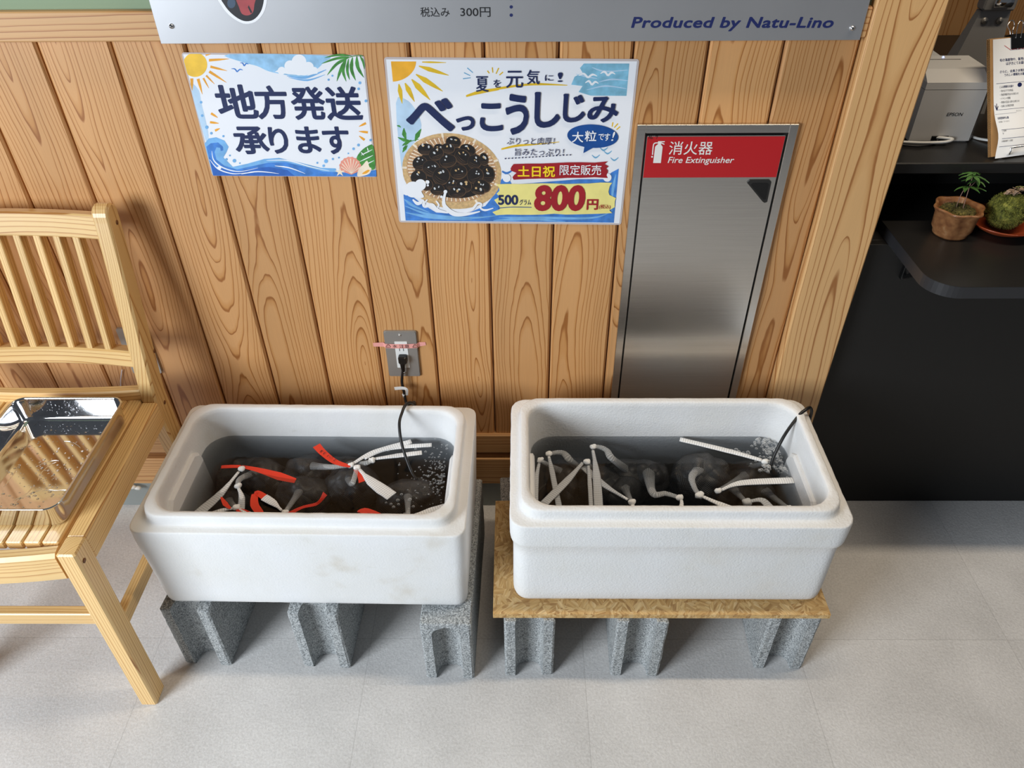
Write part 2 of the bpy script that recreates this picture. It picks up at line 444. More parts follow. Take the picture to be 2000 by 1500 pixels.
# back wall: vertical cedar boards with V grooves, one mesh
mb = MB()
k = -8
while True:
    x0 = GR0 + GRP*k; x1 = x0 + GRP
    if x0 > X_P-.01: break
    a, b = x0+.0016, min(x1-.0016, X_P)
    random.seed(100+k)
    beam(mb, ((a+b)/2, .009, .245), ((a+b)/2, .009, 1.15), b-a, .018, (0, -1, 0), .0062,
         pith=(random.uniform(-.035, .035), random.uniform(.015, .05)))
    k += 1
box(mb, X_L, X_P, .0105, .03, .15, 1.2, 1)
random.seed(5)
struct(mb.build('wall_back', [M['wall_wood'], M['dark_gap']]))
mb = MB(); box(mb, X_L, X_P+.1, .001, .03, 1.18, 2.4); struct(mb.build('wall_upper', M['green']))
mb = MB(); beam(mb, (X_L, -.007, 1.161), (X_P, -.007, 1.161), .016, .046, bev=.002, pith=(.07, .05)); struct(mb.build('trim_1', M['trim_wood']))
mb = MB(); beam(mb, (X_L, .003, .2245), (X_P, .003, .2245), .022, .059, bev=.003, pith=(.05, .04)); struct(mb.build('trim_2', M['trim_wood']))
mb = MB(); beam(mb, (X_L, .002, .134), (X_P, .002, .134), .024, .087, bev=.002, pith=(.06, -.05)); struct(mb.build('trim_3', M['trim_wood']))
mb = MB(); box(mb, X_L, X_P, .0005, .02, 0, .0905); struct(mb.build('baseboard_back', M['skirting']))
# right post
mb = MB(); beam(mb, (.6235, .02, 0), (.6235, .02, 2.4), .113, .08, (0, -1, 0), .003, pith=(.012, .05))
struct(mb.build('trim_4', M['post_wood']))

# ---------------------------------------------------------------- reception counter on the right
ct = thing('reception_counter', 'black reception counter right of the wooden post, with a lower ledge', 'counter', (.95, .2, 0))
ZL, ZU = .77, .9
mb = MB(); box(mb, .682, 2.2, .016, .034, 0, .745); mb.build('front_panel', M['black_panel'], ct)
mb = MB(); box(mb, .682, 2.2, .24, .26, .745, .877); mb.build('recess_back_panel', M['black_panel'], ct)
mb = MB(); box(mb, .682, 2.2, .0345, .2395, .730, .745); mb.build('recess_floor', M['black_panel'], ct)
mb = MB(); box(mb, .682, .690, .0345, .2395, .7455, .877); mb.build('side_panel', M['black_panel'], ct)
# ledge with a rounded corner
lx, lr, fy, by = .731, .055, -.182, .238
pts = []
for i in range(11):
    t = math.radians(180+90*i/10); pts.append((lx+lr+lr*math.cos(t), fy+lr+lr*math.sin(t)))
pts += [(2.2, fy), (2.2, by), (lx, by)]
mb = MB(); loft(mb, [[(x, y, ZL-.001) for x, y in pts], [(x, y, ZL) for x, y in pts]], 0, False)
mb.build('ledge_top', M['black_top'], ct)
mb = MB(); loft(mb, [[(x, y, ZL-.024) for x, y in pts], [(x, y, ZL-.001) for x, y in pts]], 0, False)
le = mb.build('ledge', M['black_edge'], ct)
mb = MB(); box(mb, .775, .787, -.08, .0155, .738, .7455); box(mb, .775, .787, .004, .0155, .67, .738)
beam(mb, (.781, -.072, .738), (.781, .008, .675), .006, .008); mb.build('bracket', M['blackp'], ct)
mb = MB(); box(mb, .682, 2.2, .045, .9, ZU-.022, ZU, bev=.002); mb.build('counter_top', M['black_top'], ct)
# wall far behind the counter
mb = MB(); random.seed(9)
for i in range(9):
    x = .5+i*.17; beam(mb, (x+.085, .98, .6), (x+.085, .98, 1.14), .167, .02, (0, -1, 0), .003, pith=(random.uniform(-.03, .03), .05))
struct(mb.build('wall_counter', M['wall_wood']))
mb = MB(); box(mb, .4, 2.2, .955, .99, 1.14, 2.4); struct(mb.build('wall_counter_upper', plain('grey_wall', srgb(120, 118, 112), .8)))

# receipt printer
pr = thing('receipt_printer', 'light grey receipt printer on the black counter', 'printer', (.838, .2, ZU))
pw = plain('printer_grey', srgb(214, 212, 208), .45, bump=.05)
pd = plain('printer_seam', srgb(70, 68, 68), .6)
px0, px1, py0, py1 = .772, .898, .145, .262
def chbox(mb, rings, mi=0): loft(mb, rings, mi, False)
def prr(z, ins, fr=0, br=0): return [(px0+ins, py0+ins+fr, z), (px1-ins-.008, py0+ins+fr, z), (px1-ins, py0+ins+fr+.008, z), (px1-ins, py1-ins-br, z), (px0+ins, py1-ins-br, z)]
mb = MB(); chbox(mb, [prr(ZU, .004), prr(ZU+.003, .0), prr(ZU+.101, .0)]); mb.build('housing', pw, pr)
mb = MB(); chbox(mb, [prr(ZU+.1005, .0015), prr(ZU+.1025, .0015)]); mb.build('seam', pd, pr)
mb = MB(); chbox(mb, [prr(ZU+.102, 0), prr(ZU+.115, 0), prr(ZU+.131, .003, .028)]); lid = mb.build('lid', pw, pr)
mb = MB(); box(mb, px0+.012, px1-.03, .232, .2345, ZU+.1305, ZU+.1315); mb.build('paper_slot', pd, pr)
em = NT('blue_led'); em.set(Base_Color=(.2, .3, 1, 1), Emission_Color=(.35, .45, 1, 1), Emission_Strength=2.5)
mb = MB(); ball(mb, (.839, .246, ZU+.1315), .0022, seg=8, rings=6); mb.build('status_light', em.m, pr)
mb = MB(); box(mb, .815, .848, py0-.0008, py0+.001, ZU+.004, ZU+.013); mb.build('cable_opening', M['blackp'], pr)
mb = MB()
sweep(mb, cmr([(.74, .135, ZU+.006), (.79, .128, ZU+.006), (.835, .127, ZU+.008), (.852, .135, ZU+.010), (.835, .140, ZU+.011), (.826, .146, ZU+.009)], 8), .0028, seg=8)
mb2 = MB()
c1 = tag(mb.build('printer_cable', M['white']), 'white cable looping out of the receipt printer front', 'cable')
sweep(mb2, cmr([(.74, .13, ZU+.003), (.78, .118, ZU+.003), (.812, .128, ZU+.003), (.825, .139, ZU+.006), (.828, .1445, ZU+.008)], 8), .002, seg=8)
tag(mb2.build('printer_cable', M['black']), 'thin black cable below the white one at the printer', 'cable')
mb = MB(); sweep(mb, cmr([(.895, .20, ZU+.003), (.91, .16, ZU+.003), (.93, .14, ZU+.005), (.955, .13, ZU+.004)], 8), .0026, seg=8)
tag(mb.build('printer_cable', M['white']), "white cable running from behind the printer to the notice stand", 'cable')

# text ------------------------------------------------------------------------------------------
def text_pts(s, offset=0.0, shear=0.0, space=1.0):
    cu = bpy.data.curves.new('t', 'FONT'); cu.body = s; cu.size = 1.0; cu.offset = offset; cu.shear = shear
    cu.space_character = space; cu.resolution_u = 4; cu.fill_mode = 'FRONT'
    ob = bpy.data.objects.new('t', cu); COL.objects.link(ob)
    dg = bpy.context.evaluated_depsgraph_get(); dg.update()
    me = bpy.data.meshes.new_from_object(ob.evaluated_get(dg))
    V = [(v.co.x, v.co.y) for v in me.vertices]; F = [tuple(p.vertices) for p in me.polygons]
    bpy.data.objects.remove(ob); bpy.data.curves.remove(cu); bpy.data.meshes.remove(me)
    return V, F
def put_text(mb, s, u0, u1, v0, v1, frame, mi=0, offset=0.0, shear=0.0, space=1.0, slope=0.0, keep=False):
    """fit s to the rectangle u0..u1 x v0..v1; frame(u, v) gives the place"""
    V, F = text_pts(s, 0.0, shear, space)
    xs = [p[0] for p in V]; ys = [p[1] for p in V]
    ax, bx, ay, by_ = min(xs)-offset, max(xs)+offset, min(ys)-offset, max(ys)+offset
    out = []
    for x, y in V:
        u = u0+(x-ax)/(bx-ax)*(u1-u0); v = v0+(y-ay)/max(by_-ay, 1e-6)*(v1-v0)
        out.append(frame(u, v+slope*(u-u0)))
    mb.add(out, F, mi)
    lift = lambda p, k: Vector(p)+Vector((0, -.0000025*k, 0))
    if offset:                                  # bolder strokes: the outline spread evenly in all directions
        for k in range(16):
            dx, dy = offset*math.cos(k*math.pi/8), offset*math.sin(k*math.pi/8); o2 = []
            for x, y in V:
                u = u0+(x+dx*(1-2*0)-ax)/(bx-ax)*(u1-u0); v = v0+(y+dy-ay)/max(by_-ay, 1e-6)*(v1-v0); o2.append(lift(frame(u, v+slope*(u-u0)), k+1))
            mb.add(o2, F, mi)

mb = MB(); put_text(mb, 'EPSON', .829, .860, ZU+.052, ZU+.0585, lambda u, v: (u, py0-.0004, v), offset=.012, shear=.12)
mb.build('lettering', M['ink'], pr)

# card in front of the printer: paper clipped on corrugated cardboard, leaning on a wire stand
cs = thing('card_stand', "white membership notice on cardboard, leaning on a wire stand on the counter", 'notice', (.95, .06, ZU))
CB0 = Vector((.893, .060, ZU+.005)); CU = Vector((.963, .269, .0)).normalized(); CV = Vector((-.140, .46, .876)).normalized(); CV = (CV-CU*CV.dot(CU)).normalized()
CN = CU.cross(CV).normalized()           # towards the camera (-y)
if CN.y > 0: CN = -CN
def cf(u, v, n=0): return CB0 + CU*u + CV*v + CN*n
def slab(mb, u0, u1, v0, v1, n0, n1, mi=0):
    P = [cf(u, v, n) for n in (n0, n1) for (u, v) in ((u0, v0), (u1, v0), (u1, v1), (u0, v1))]
    mb.add(P, [(3, 2, 1, 0), (4, 5, 6, 7), (0, 1, 5, 4), (1, 2, 6, 5), (2, 3, 7, 6), (3, 0, 4, 7)], mi)
cardm = plain('kraft_cardboard', srgb(176, 134, 84), .8, var=.1)
flute = NT('cardboard_flutes'); fo = flute.attr(); fs = flute.N('ShaderNodeSeparateXYZ'); flute.L(fo, fs.inputs[0])
mb = MB(); slab(mb, 0, .20, 0, .21, -.0072, -.0068); slab(mb, 0, .20, 0, .21, -.0037, -.0033); slab(mb, 0, .20, 0, .21, -.0004, 0)
for lay in (-.0068, -.0033):
    for i in range(52):
        v = i*.00404
        for s in (0, 1):
            n0, n1 = (lay, lay+.0030) if s == 0 else (lay+.0030, lay)
            vv = v+s*.00202
            P = [cf(u, a, b) for u in (.0005, .1995) for a, b in ((vv, n0), (vv+.0004, n0), (vv+.00242, n1), (vv+.00202, n1))]
            mb.add(P, [(0, 1, 2, 3), (7, 6, 5, 4), (0, 4, 5, 1), (1, 5, 6, 2), (2, 6, 7, 3), (3, 7, 4, 0)])
mb.build('cardboard_backing', cardm, cs)
paper = plain('white_paper', srgb(236, 233, 228), .7)
def bow(v): return .0008 + .010*math.exp(-((v-.035)/.03)**2)*1.0
mb = MB(); nv = 24; P = []
for i in range(nv+1):
    v = -.004+.212*i/nv
    for u in (.006, .200): P += [cf(u, v, bow(v)*(1 if u < .1 else .3)), cf(u, v, bow(v)*(1 if u < .1 else .3)+.0003)]
F = []
for i in range(nv):
    a = i*4; F += [(a+1, a+3, a+7, a+5), (a, a+4, a+6, a+2), (a, a+1, a+5, a+4), (a+2, a+6, a+7, a+3)]
mb.add(P, F, 0, None, True); mb.build('paper_sheet', paper, cs)
grey_ink = plain('grey_print', srgb(84, 84, 88), .6); red_ink = plain('red_print', srgb(196, 44, 48), .6)
def cfr(u, v): return cf(u, v, bow(v)+.0006 - (bow(v)*.7)*max(0, min(1, (u-.006)/.194)))
def cline(mb, s, u0, u1, v, h, mi=0, off=0): put_text(mb, s, u0, u1, v, v+h, cfr, mi, off, slope=-.02)
def crule(mb, u0, u1, v, th=.0006):
    n = 10; P = []
    for i in range(n+1):
        u = u0+(u1-u0)*i/n; P += [cfr(u, v-.02*(u-u0)), cfr(u, v-.02*(u-u0)+th)]
    mb.add(P, [(2*i, 2*i+2, 2*i+3, 2*i+1) for i in range(n)])
mb = MB(); cline(mb, '＼会員様募集', .030, .12, .187, .009, 0, .02); mb.build('heading', red_ink, cs)
mb = MB(); cline(mb, '旬の海産物や、販売会', .020, .078, .168, .0055, 0, .012); cline(mb, 'はがきにてお届け', .034, .078, .161, .0055, 0, .012)
cline(mb, 'さらに、会員さま限定', .020, .077, .148, .005, 0, .012); cline(mb, 'うれしい情報をお届け', .030, .080, .1415, .005, 0, .012)
crule(mb, .012, .19, .130); cline(mb, 'こんな情報をお届け', .019, .050, .1215, .0045, 0, .012)
crule(mb, .012, .19, .083); cline(mb, '会員登録申込書', .011, .036, .066, .0045, 0, .012)
for i in range(16): crule(mb, .008+i*.003, .0098+i*.003, .0755-.00006*i)
crule(mb, .014, .19, .046); crule(mb, .014, .19, .030); crule(mb, .010, .19, .016)
mb.build('body_text', M['navy'], cs)
mb = MB()
for i, s in enumerate(('・旬のおすすめ商品', '・海産物販売会のお知らせ', '・イベント情報', '・季節の花苗入荷のお知らせ', '・会員さま限定特典')):
    cline(mb, s, .020, (.049, .061, .043, .063, .050)[i], .1145-.0068*i, .0042)
cline(mb, 'お名前（フリガナ）', .012, .036, .0595, .0035); cline(mb, 'ご住所', .015, .025, .0425, .0035); cline(mb, '〒', .0155, .0185, .0375, .003)
cline(mb, 'お電話番号（任意）', .014, .040, .024, .0035); cline(mb, 'キリトリ', .055, .066, .076, .003)
mb.build('small_text', grey_ink, cs)
mb = MB()
for sx, h in ((.008, .009), (.0115, .012), (.015, .007)):
    ribbon(mb, [cfr(.0115, .083)+CN*.0002, cfr(sx, .083+h)+CN*.0002], [.0012, .003, .0008], .0002, side=tuple(CU))
P = [cfr(.064+.005*math.cos(a*.5236), .124+.004*math.sin(a*.5236)) for a in range(12)]; mb.add(P, [tuple(range(12))])
mb.build('printed_motif', M['navy'], cs)
# binder clip: own thing (clamps the paper to the board)
bc = thing('binder_clip', 'black binder clip on the top edge of the membership notice', 'clip', tuple(cf(.056, .208)))
mb = MB(); slab(mb, .044, .074, .188, .2135, .0025, .0031); slab(mb, .044, .074, .188, .2135, -.0091, -.0085)
slab(mb, .044, .074, .2130, .2137, -.0091, .0031); mb.build('clip_body', M['blackp'], bc)
for sgn, n in ((1, .0036), (-1, -.0096)):
    mb = MB(); f = (lambda u, v: cf(u, v, n + (0.0 if sgn < 0 else .004*(.212-v)*0)))
    if sgn < 0: path = [(.0555, .206), (.054, .222), (.049, .232), (.0565, .240), (.0625, .238), (.064, .230), (.060, .222), (.0615, .206)]
    else: path = [(.0535, .200), (.052, .185), (.049, .176), (.054, .168), (.062, .168), (.067, .176), (.064, .185), (.0625, .200)]
    if sgn > 0: path = [(.0535, .206), (.056, .220), (.060, .232), (.066, .236), (.070, .231), (.068, .22), (.064, .206)]
    sweep(mb, cmr([f(u, v) for u, v in path], 6), .0008, seg=6); mb.build('wire_handle', M['chrome'], bc)
mb = MB()
sweep(mb, cmr([cf(.03, .012, .014), cf(.03, .003, .012), cf(.03, .0, -.004), cf(-.012, .004, -.075), cf(-.006, .003, -.065)], 5), .0015, seg=6)
sweep(mb, cmr([cf(.165, .012, .014), cf(.165, .003, .012), cf(.165, .0, -.004), cf(.165, .12, -.012)], 5), .0015, seg=6)
sweep(mb, [cf(.03, .012, .014), cf(.165, .012, .014)], .0015, seg=6); sweep(mb, [cf(.165, .12, -.012), cf(.03, .12, -.012)], .0015, seg=6)
sweep(mb, [cf(.03, .12, -.012), cf(.03, 0, -.004)], .0015, seg=6)
mb.build('wire_easel', M['chrome'], cs)

# monitor arm on the counter behind the printer
mo = thing('monitor_arm', 'grey metal monitor arm rising behind the receipt printer', 'monitor arm', (.98, .34, ZU))
mm = plain('grey_cast_metal', srgb(150, 149, 148), .4, .3)
mb = MB()
def q4(z, xa, xb, ya, yb): return [(xa, ya, z), (xb, ya, z), (xb, yb, z), (xa, yb, z)]
loft(mb, [q4(ZU, .872, .995, .30, .36), q4(1.095, .93, .99, .335, .35)], 0, False); mb.build('arm_plate', mm, mo)
mb = MB(); box(mb, .928, .992, .325, .355, 1.096, 1.128, bev=.003); mb.build('hinge_block', mm, mo)
mb = MB(); sweep(mb, [(.944, .322, 1.115), (.976, .322, 1.115)], .012, seg=20); mb.build('hinge_pin', M['chrome'], mo)
for x in (.942, .972):
    mb = MB(); sweep(mb, [(x, .337, 1.077), (x, .328, 1.077)], .0065, seg=14); sweep(mb, [(x, .329, 1.077), (x, .3272, 1.077)], .003, seg=6); mb.build('bolt', M['dark_metal'], mo)
mb = MB(); sweep(mb, [(.96, .335, 1.12), (.96, .34, 1.4)], .012, seg=16); mb.build('upright', mm, mo)
ob = MB(); box(ob, .915, .96, .42, .52, ZU, ZU+.07, bev=.01); tag(ob.build('card_reader', M['white']), 'white rounded box behind the printer, mostly hidden by the notice', 'box')

# maple bonsai
PC = Vector((.842, .014, ZL))
pot = thing('potted_maple', 'small maple seedling in a brown lobed glazed pot on the black ledge', 'potted plant', tuple(PC))
glaze = NT('brown_glaze'); go = glaze.obj(); gn = glaze.noise(go, 70, 4)
gz = glaze.N('ShaderNodeSeparateXYZ'); glaze.L(go, gz.inputs[0])
glaze.set(Base_Color=glaze.ramp(gn, [(.3, srgb(112, 70, 44)), (.6, srgb(150, 104, 66)), (.8, srgb(176, 140, 104))]), Roughness=.3)
lob = lambda a, z: 1+.055*math.cos(6*a)*min(1, max(0, z/.04))+.012*math.cos(6*a)
mb = MB(); lathe(mb, PC, [(9e-05, 0.00194), (0.0276, 0.00194), (0.03036, 0.0), (0.0322, 0.00388), (0.0322, 0.00776), (0.03772, 0.01746), (0.03956, 0.04656), (0.04232, 0.05238), (0.04508, 0.05529), (0.04324, 0.0582), (0.03864, 0.05626), (0.0368, 0.04656), (9e-05, 0.04462)], 48, 0, lob)
mb.build('pot', glaze.m, pot)
moss = NT('moss_soil'); mo_ = moss.obj(); mn = moss.noise(mo_, 160, 4, .7)
moss.set(Base_Color=moss.ramp(mn, [(.3, srgb(40, 32, 18)), (.5, srgb(88, 82, 36)), (.7, srgb(136, 124, 62))]), Roughness=.9); moss.bump(mn, 1, .004)
def tufts(mb, c, r, n, ln, zmin=-1, rad=.0009, rz=None):
    for i in range(n):
        d = Vector((random.gauss(0, 1), random.gauss(0, 1), random.gauss(0, 1))).normalized()
        if d.z < zmin: continue
        p = Vector(c)+Vector((d.x*r, d.y*r, d.z*(rz or r)))
        tan = Vector((random.gauss(0, 1), random.gauss(0, 1), random.gauss(0, 1)))
        e = p + (d*.7+tan*.5).normalized()*ln*random.uniform(.5, 1.3)
        m_ = (p+e)/2+tan*ln*.1
        sweep(mb, [p-d*.001, m_, e], [rad, rad*.9, rad*.25], seg=4, cap=False)
mb = MB(); ball(mb, PC+Vector((0, 0, .044)), .035, .034, .013, 24, 10, lump=.3, freq=90)
tufts(mb, PC+Vector((0, 0, .044)), .031, 700, .004, .15, .0006, .013); mb.build('moss', moss.m, pot)
stemm = plain('plant_stem', srgb(150, 116, 100), .6); leafm = NT('maple_leaf')
ln_ = leafm.noise(leafm.obj(), 60, 2); leafm.set(Base_Color=leafm.ramp(ln_, [(.3, srgb(52, 92, 40)), (.7, srgb(92, 134, 62))]), Roughness=.5)
leafm = leafm.m
S0 = PC+Vector((.004, -.006, .055)); T1 = PC+Vector((-.002, .0, .098)); T2 = PC+Vector((.004, .003, .118)); T3 = PC+Vector((.016, .004, .108))
mb = MB(); sweep(mb, cmr([S0, PC+Vector((.003, -.004, .08)), T2], 6), .0008, seg=6); sweep(mb, cmr([PC+Vector((-.006, 0, .055)), PC+Vector((-.006, 0, .08)), T1], 6), .0007, seg=6)
sweep(mb, [PC+Vector((.003, -.002, .095)), T3], .0005, seg=5); mb.build('stem', stemm, pot)
def maple_leaf(mb, c, size, az, tilt):
    R = Matrix.Rotation(math.radians(az), 3, 'Z') @ Matrix.Rotation(math.radians(tilt), 3, 'X')
    for ang, l in ((0, 1), (42, .92), (-42, .92), (88, .7), (-88, .7), (135, .38), (-135, .38)):
        a = math.radians(ang); L = size*l; wd = size*.135
        d = Vector((math.sin(a), math.cos(a), 0)); s = Vector((d.y, -d.x, 0))
        prof = [(0, .25), (.2, .55), (.3, .85), (.36, .75), (.48, 1.0), (.54, .85), (.66, .75), (.72, .6), (.85, .3), (1, 0.02)]
        V = []; 
        for t, w_ in prof:
            p = d*(t*L)+Vector((0, 0, -.25*L*t*t)); V += [p+s*(w_*wd)+Vector((0, 0, .0)), p+Vector((0, 0, -.0012)), p-s*(w_*wd)]
        V2 = [v+Vector((0, 0, -.0003)) for v in V]; n = len(prof)
        A = [Vector(c)+R@v for v in V]+[Vector(c)+R@v for v in V2]; o = len(V); F = []
        for i in range(n-1):
            for q in (0, 1):
                F.append((i*3+q, i*3+q+1, i*3+4+q, i*3+3+q)); F.append((o+i*3+q, o+i*3+3+q, o+i*3+4+q, o+i*3+q+1))
        mb.add(A, F)
for c, sz, az, ti in ((T2, .034, 175, 12), (T1, .036, 190, 20), (T3, .028, 120, 10), (T2+Vector((.004, .006, .002)), .026, 20, -8)):
    mb = MB(); maple_leaf(mb, c, sz, az, ti); mb.build('leaf', leafm, pot)
# moss ball on a saucer
KC = Vector((.946, .030, ZL))
sau = NT('red_brown_saucer'); sn = sau.noise(sau.obj(), 30, 2); sau.set(Base_Color=sau.ramp(sn, [(.3, srgb(128, 50, 26)), (.7, srgb(160, 74, 42))]), Roughness=.28)
mb = MB(); lathe(mb, KC, [(.0001, .003), (.030, .003), (.032, 0), (.036, .002), (.055, .012), (.068, .021), (.069, .023), (.066, .0225), (.052, .015), (.033, .006), (.0001, .005)], 40)
tag(mb.build('saucer', sau.m), 'shallow red-brown saucer under the moss ball', 'saucer')
mk = thing('moss_ball', 'round kokedama moss ball with a tiny shrivelled sprout, on the saucer', 'moss ball', tuple(KC+Vector((0, 0, .006))))
mb = MB(); ball(mb, KC+Vector((0, 0, .040)), .034, .034, .033, 28, 18, lump=.2, freq=80)
mossg = NT('green_moss'); mgn = mossg.noise(mossg.obj(), 140, 4, .7); mossg.set(Base_Color=mossg.ramp(mgn, [(.3, srgb(46, 50, 16)), (.55, srgb(104, 108, 38)), (.75, srgb(164, 158, 78))]), Roughness=.9)
tufts(mb, KC+Vector((0, 0, .040)), .033, 3200, .0048, -.9, .0005); mb.build('moss_body', mossg.m, mk)
mb = MB(); dry = plain('dry_leaf', srgb(150, 126, 106), .8, var=.25)
for i in range(9):
    p = KC+Vector((random.uniform(-.014, .012), random.uniform(-.01, .008), .074+random.uniform(0, .008)))
    ribbon(mb, cmr([p, p+Vector((random.uniform(-.01, .01), random.uniform(-.008, .008), .006)), p+Vector((random.uniform(-.012, .012), random.uniform(-.01, .01), -.001))], 5), [.003, .008, .003], .0005)
mb.build('dry_sprout', dry, mk)
mb = MB(); sweep(mb, [KC+Vector((.003, 0, .076)), KC+Vector((.003, 0, .090))], .0007, seg=5); maple_leaf(mb, KC+Vector((.003, 0, .090)), .009, 170, 40)
mb.build('young_leaf', plain('young_leaf_green', srgb(150, 140, 84), .6), mk)

# ---------------------------------------------------------------- printed things on the wall
def onwall(px, py, y=-.0012):
    p = at(px, py, 1, y); return p.x, p.z
def rr2(x0, x1, z0, z1, r, n=5):
    out = []
    for cx, cz, a0 in ((x1-r, z1-r, 0), (x0+r, z1-r, 90), (x0+r, z0+r, 180), (x1-r, z0+r, 270)):
        for i in range(n+1):
            t = math.radians(a0+90*i/n); out.append((cx+r*math.cos(t), cz+r*math.sin(t)))
    return out
def plate(mb, outline, y0, y1, mi=0):
    """outline (x,z) counter-clockwise, front at y0 (towards the room), back at y1"""
    n = len(outline)
    V = [(x, y0, z) for x, z in outline]+[(x, y1, z) for x, z in outline]
    F = [tuple(range(n)), tuple(range(2*n-1, n-1, -1))]+[(i, i+n, (i+1) % n+n, (i+1) % n) for i in range(n)]
    mb.add(V, F, mi)
class Print:
    """ink laid on a sheet: every mark a thin flat shape a hair above the paper; points are taken on the sheet"""
    def __init__(s, mapf, y): s.map = mapf; s.y = y; s.k = 0
    def yy(s): return s.y - .000004*s.k
    def poly(s, mb, pts, mi=0, smooth=0, layer=None):
        s.k += 1
        if smooth: pts = [(p.x, p.y) for p in cmr([(x, y, 0) for x, y in pts], smooth, True)]
        mb.add([(lambda q: (q[0], s.yy(), q[1]))(s.map(*p)) for p in pts], [tuple(range(len(pts)))], mi)
    def disc(s, mb, x, y, rx, ry=None, rot=0, mi=0, n=24, a0=0, a1=360):
        ry = ry or rx; c, sn = math.cos(math.radians(rot)), math.sin(math.radians(rot)); P = []
        for i in range(n):
            t = math.radians(a0+(a1-a0)*i/(n if a1-a0 == 360 else n-1)); u, v = rx*math.cos(t), ry*math.sin(t)
            P.append((x+u*c-v*sn, y+u*sn+v*c))
        s.poly(mb, P, mi)
    def stroke(s, mb, pts, ws, mi=0, n=6):
        s.k += 1
        P = cmr([(x, y, 0) for x, y in pts], n) if len(pts) > 2 else cmr([(*pts[0], 0), (*pts[1], 0)], n)
        V, F = [], []; N = len(P)
        for i, p in enumerate(P):
            t = (P[min(i+1, N-1)]-P[max(i-1, 0)]).normalized(); nn = Vector((-t.y, t.x, 0))
            q = i/(N-1)*(len(ws)-1); k = min(int(q), len(ws)-2); w_ = ws[k]+(ws[k+1]-ws[k])*(q-k)
            for sg in (1, -1):
                m_ = s.map(p.x+nn.x*sg*w_/2, p.y+nn.y*sg*w_/2); V.append((m_[0], s.yy(), m_[1]))
        mb.add(V, [(2*i, 2*i+1, 2*i+3, 2*i+2) for i in range(N-1)], mi)
    def text(s, mb, st, x0, y0, x1, y1, mi=0, off=0.0, shear=0.0, space=1.0):
        s.k += 1; ym, xm = (y0+y1)/2, (x0+x1)/2
        L, R, T, B = s.map(x0, ym), s.map(x1, ym), s.map(xm, y0), s.map(xm, y1)
        sl = (R[1]-L[1])/(R[0]-L[0])
        put_text(mb, st, L[0], R[0], B[1]-sl*(R[0]-L[0])/2, T[1]-sl*(R[0]-L[0])/2, lambda u, v: (u, s.yy(), v), mi, off, shear, space, sl)
        if off: s.k += 11
def ink(name, *a, var=.12, sc=40): return plain(name, srgb(*a), .38, var=var, vscale=sc)
I = dict(navy=ink('ink_navy', 26, 40, 84, var=.05), white=ink('ink_white', 240, 242, 246, var=0), yellow=ink('ink_sun_yellow', 244, 196, 60), orange=ink('ink_orange', 236, 164, 44),
         sky=ink('ink_sky', 150, 196, 230, var=.18, sc=70), pale=ink('ink_pale_blue', 186, 214, 238, var=.1), blue=ink('ink_wave_blue', 66, 128, 206, var=.25, sc=60), mid=ink('ink_mid_blue', 118, 176, 226, var=.15),
         green=ink('ink_green', 70, 140, 62, var=.3, sc=90), pink=ink('ink_shell_pink', 238, 156, 136), cream=ink('ink_cream', 246, 228, 204), red=ink('ink_red', 160, 26, 38, var=.06), lemon=ink('ink_lemon', 240, 228, 140, var=.05),
         dblue=ink('ink_bubble_blue', 20, 76, 148, var=.15), black=ink('ink_shell_black', 26, 22, 22, var=.3, sc=120), brown=ink('ink_shell_brown', 84, 62, 44, var=.3, sc=150), tan=ink('ink_bamboo', 206, 172, 122, var=.2, sc=200), tan2=ink('ink_weave', 190, 148, 108, var=.35, sc=400), grey=ink('ink_grey', 200, 204, 206), gold=ink('ink_gold', 226, 186, 40))
film = NT('laminating_film'); film.set(Base_Color=srgb(226, 216, 214), Roughness=.18, Alpha=.62); film = film.m
sheetm = plain('poster_paper', srgb(238, 240, 245), .3)

def poster(name, label, corners, fm, pm):
    """corners TL, TR, BR, BL of the film in the photograph; they give the real corners on the wall"""
    W4 = [onwall(*c) for c in corners]
    r = thing(name, label, 'poster', (W4[3][0], -.0002, W4[3][1]))
    TL, TR, BR, BL = [Vector((a, b)) for a, b in W4]
    def uv(u, v): q = BL*(1-u)*(1-v)+BR*u*(1-v)+TR*u*v+TL*(1-u)*v; return (q.x, q.y)
    W_, H_ = (BR-BL).length, (TL-BL).length
    def ring(m_, rad):
        return [uv(x/W_, z/H_) for x, z in rr2(m_, W_-m_, m_, H_-m_, rad)]
    mb = MB(); plate(mb, ring(0, .005), -.0009, -.0001); mb.build('laminate_border', film, r)
    mb = MB(); plate(mb, ring(fm, .0005), -.0011, -.0002); mb.build('paper_sheet', sheetm, r)
    return r

# left poster ------------------------------------------------------------------------------------
PL = poster('laminated_poster', "smaller laminated poster with large navy lettering, palm leaf and blue wave",
            ((353.5, 102.5), (711, 107.5), (736, 346), (414.5, 343.5)), .0028, None)
Lm = lambda X, Y: onwall(340+X/4.878, 90+Y/4.878)
pr_ = Print(Lm, -.00118)
def lx_(Y): return 68+(Y-68)*.2635+6
mb = MB(); pr_.poly(mb, [(520, 78), (1430, 90), (1420, 160), (1340, 235), (1215, 300), (1060, 275), (900, 240), (790, 190), (640, 150)], 0, 4)
pr_.poly(mb, [(lx_(380), 380), (235, 420), (260, 540), (300, 700), (330, 860), (300, 900)], 1, 3)
pr_.stroke(mb, [(1075, 285), (1250, 300), (1450, 225)], [4, 26, 6], 2); pr_.stroke(mb, [(1090, 300), (1270, 325), (1440, 272)], [3, 18, 3], 2)
for x, y, r in ((1190, 150, 70), (1105, 190, 54), (1280, 200, 50), (1025, 235, 38), (1335, 232, 34), (1190, 220, 60)): pr_.disc(mb, x, y, r, mi=3)
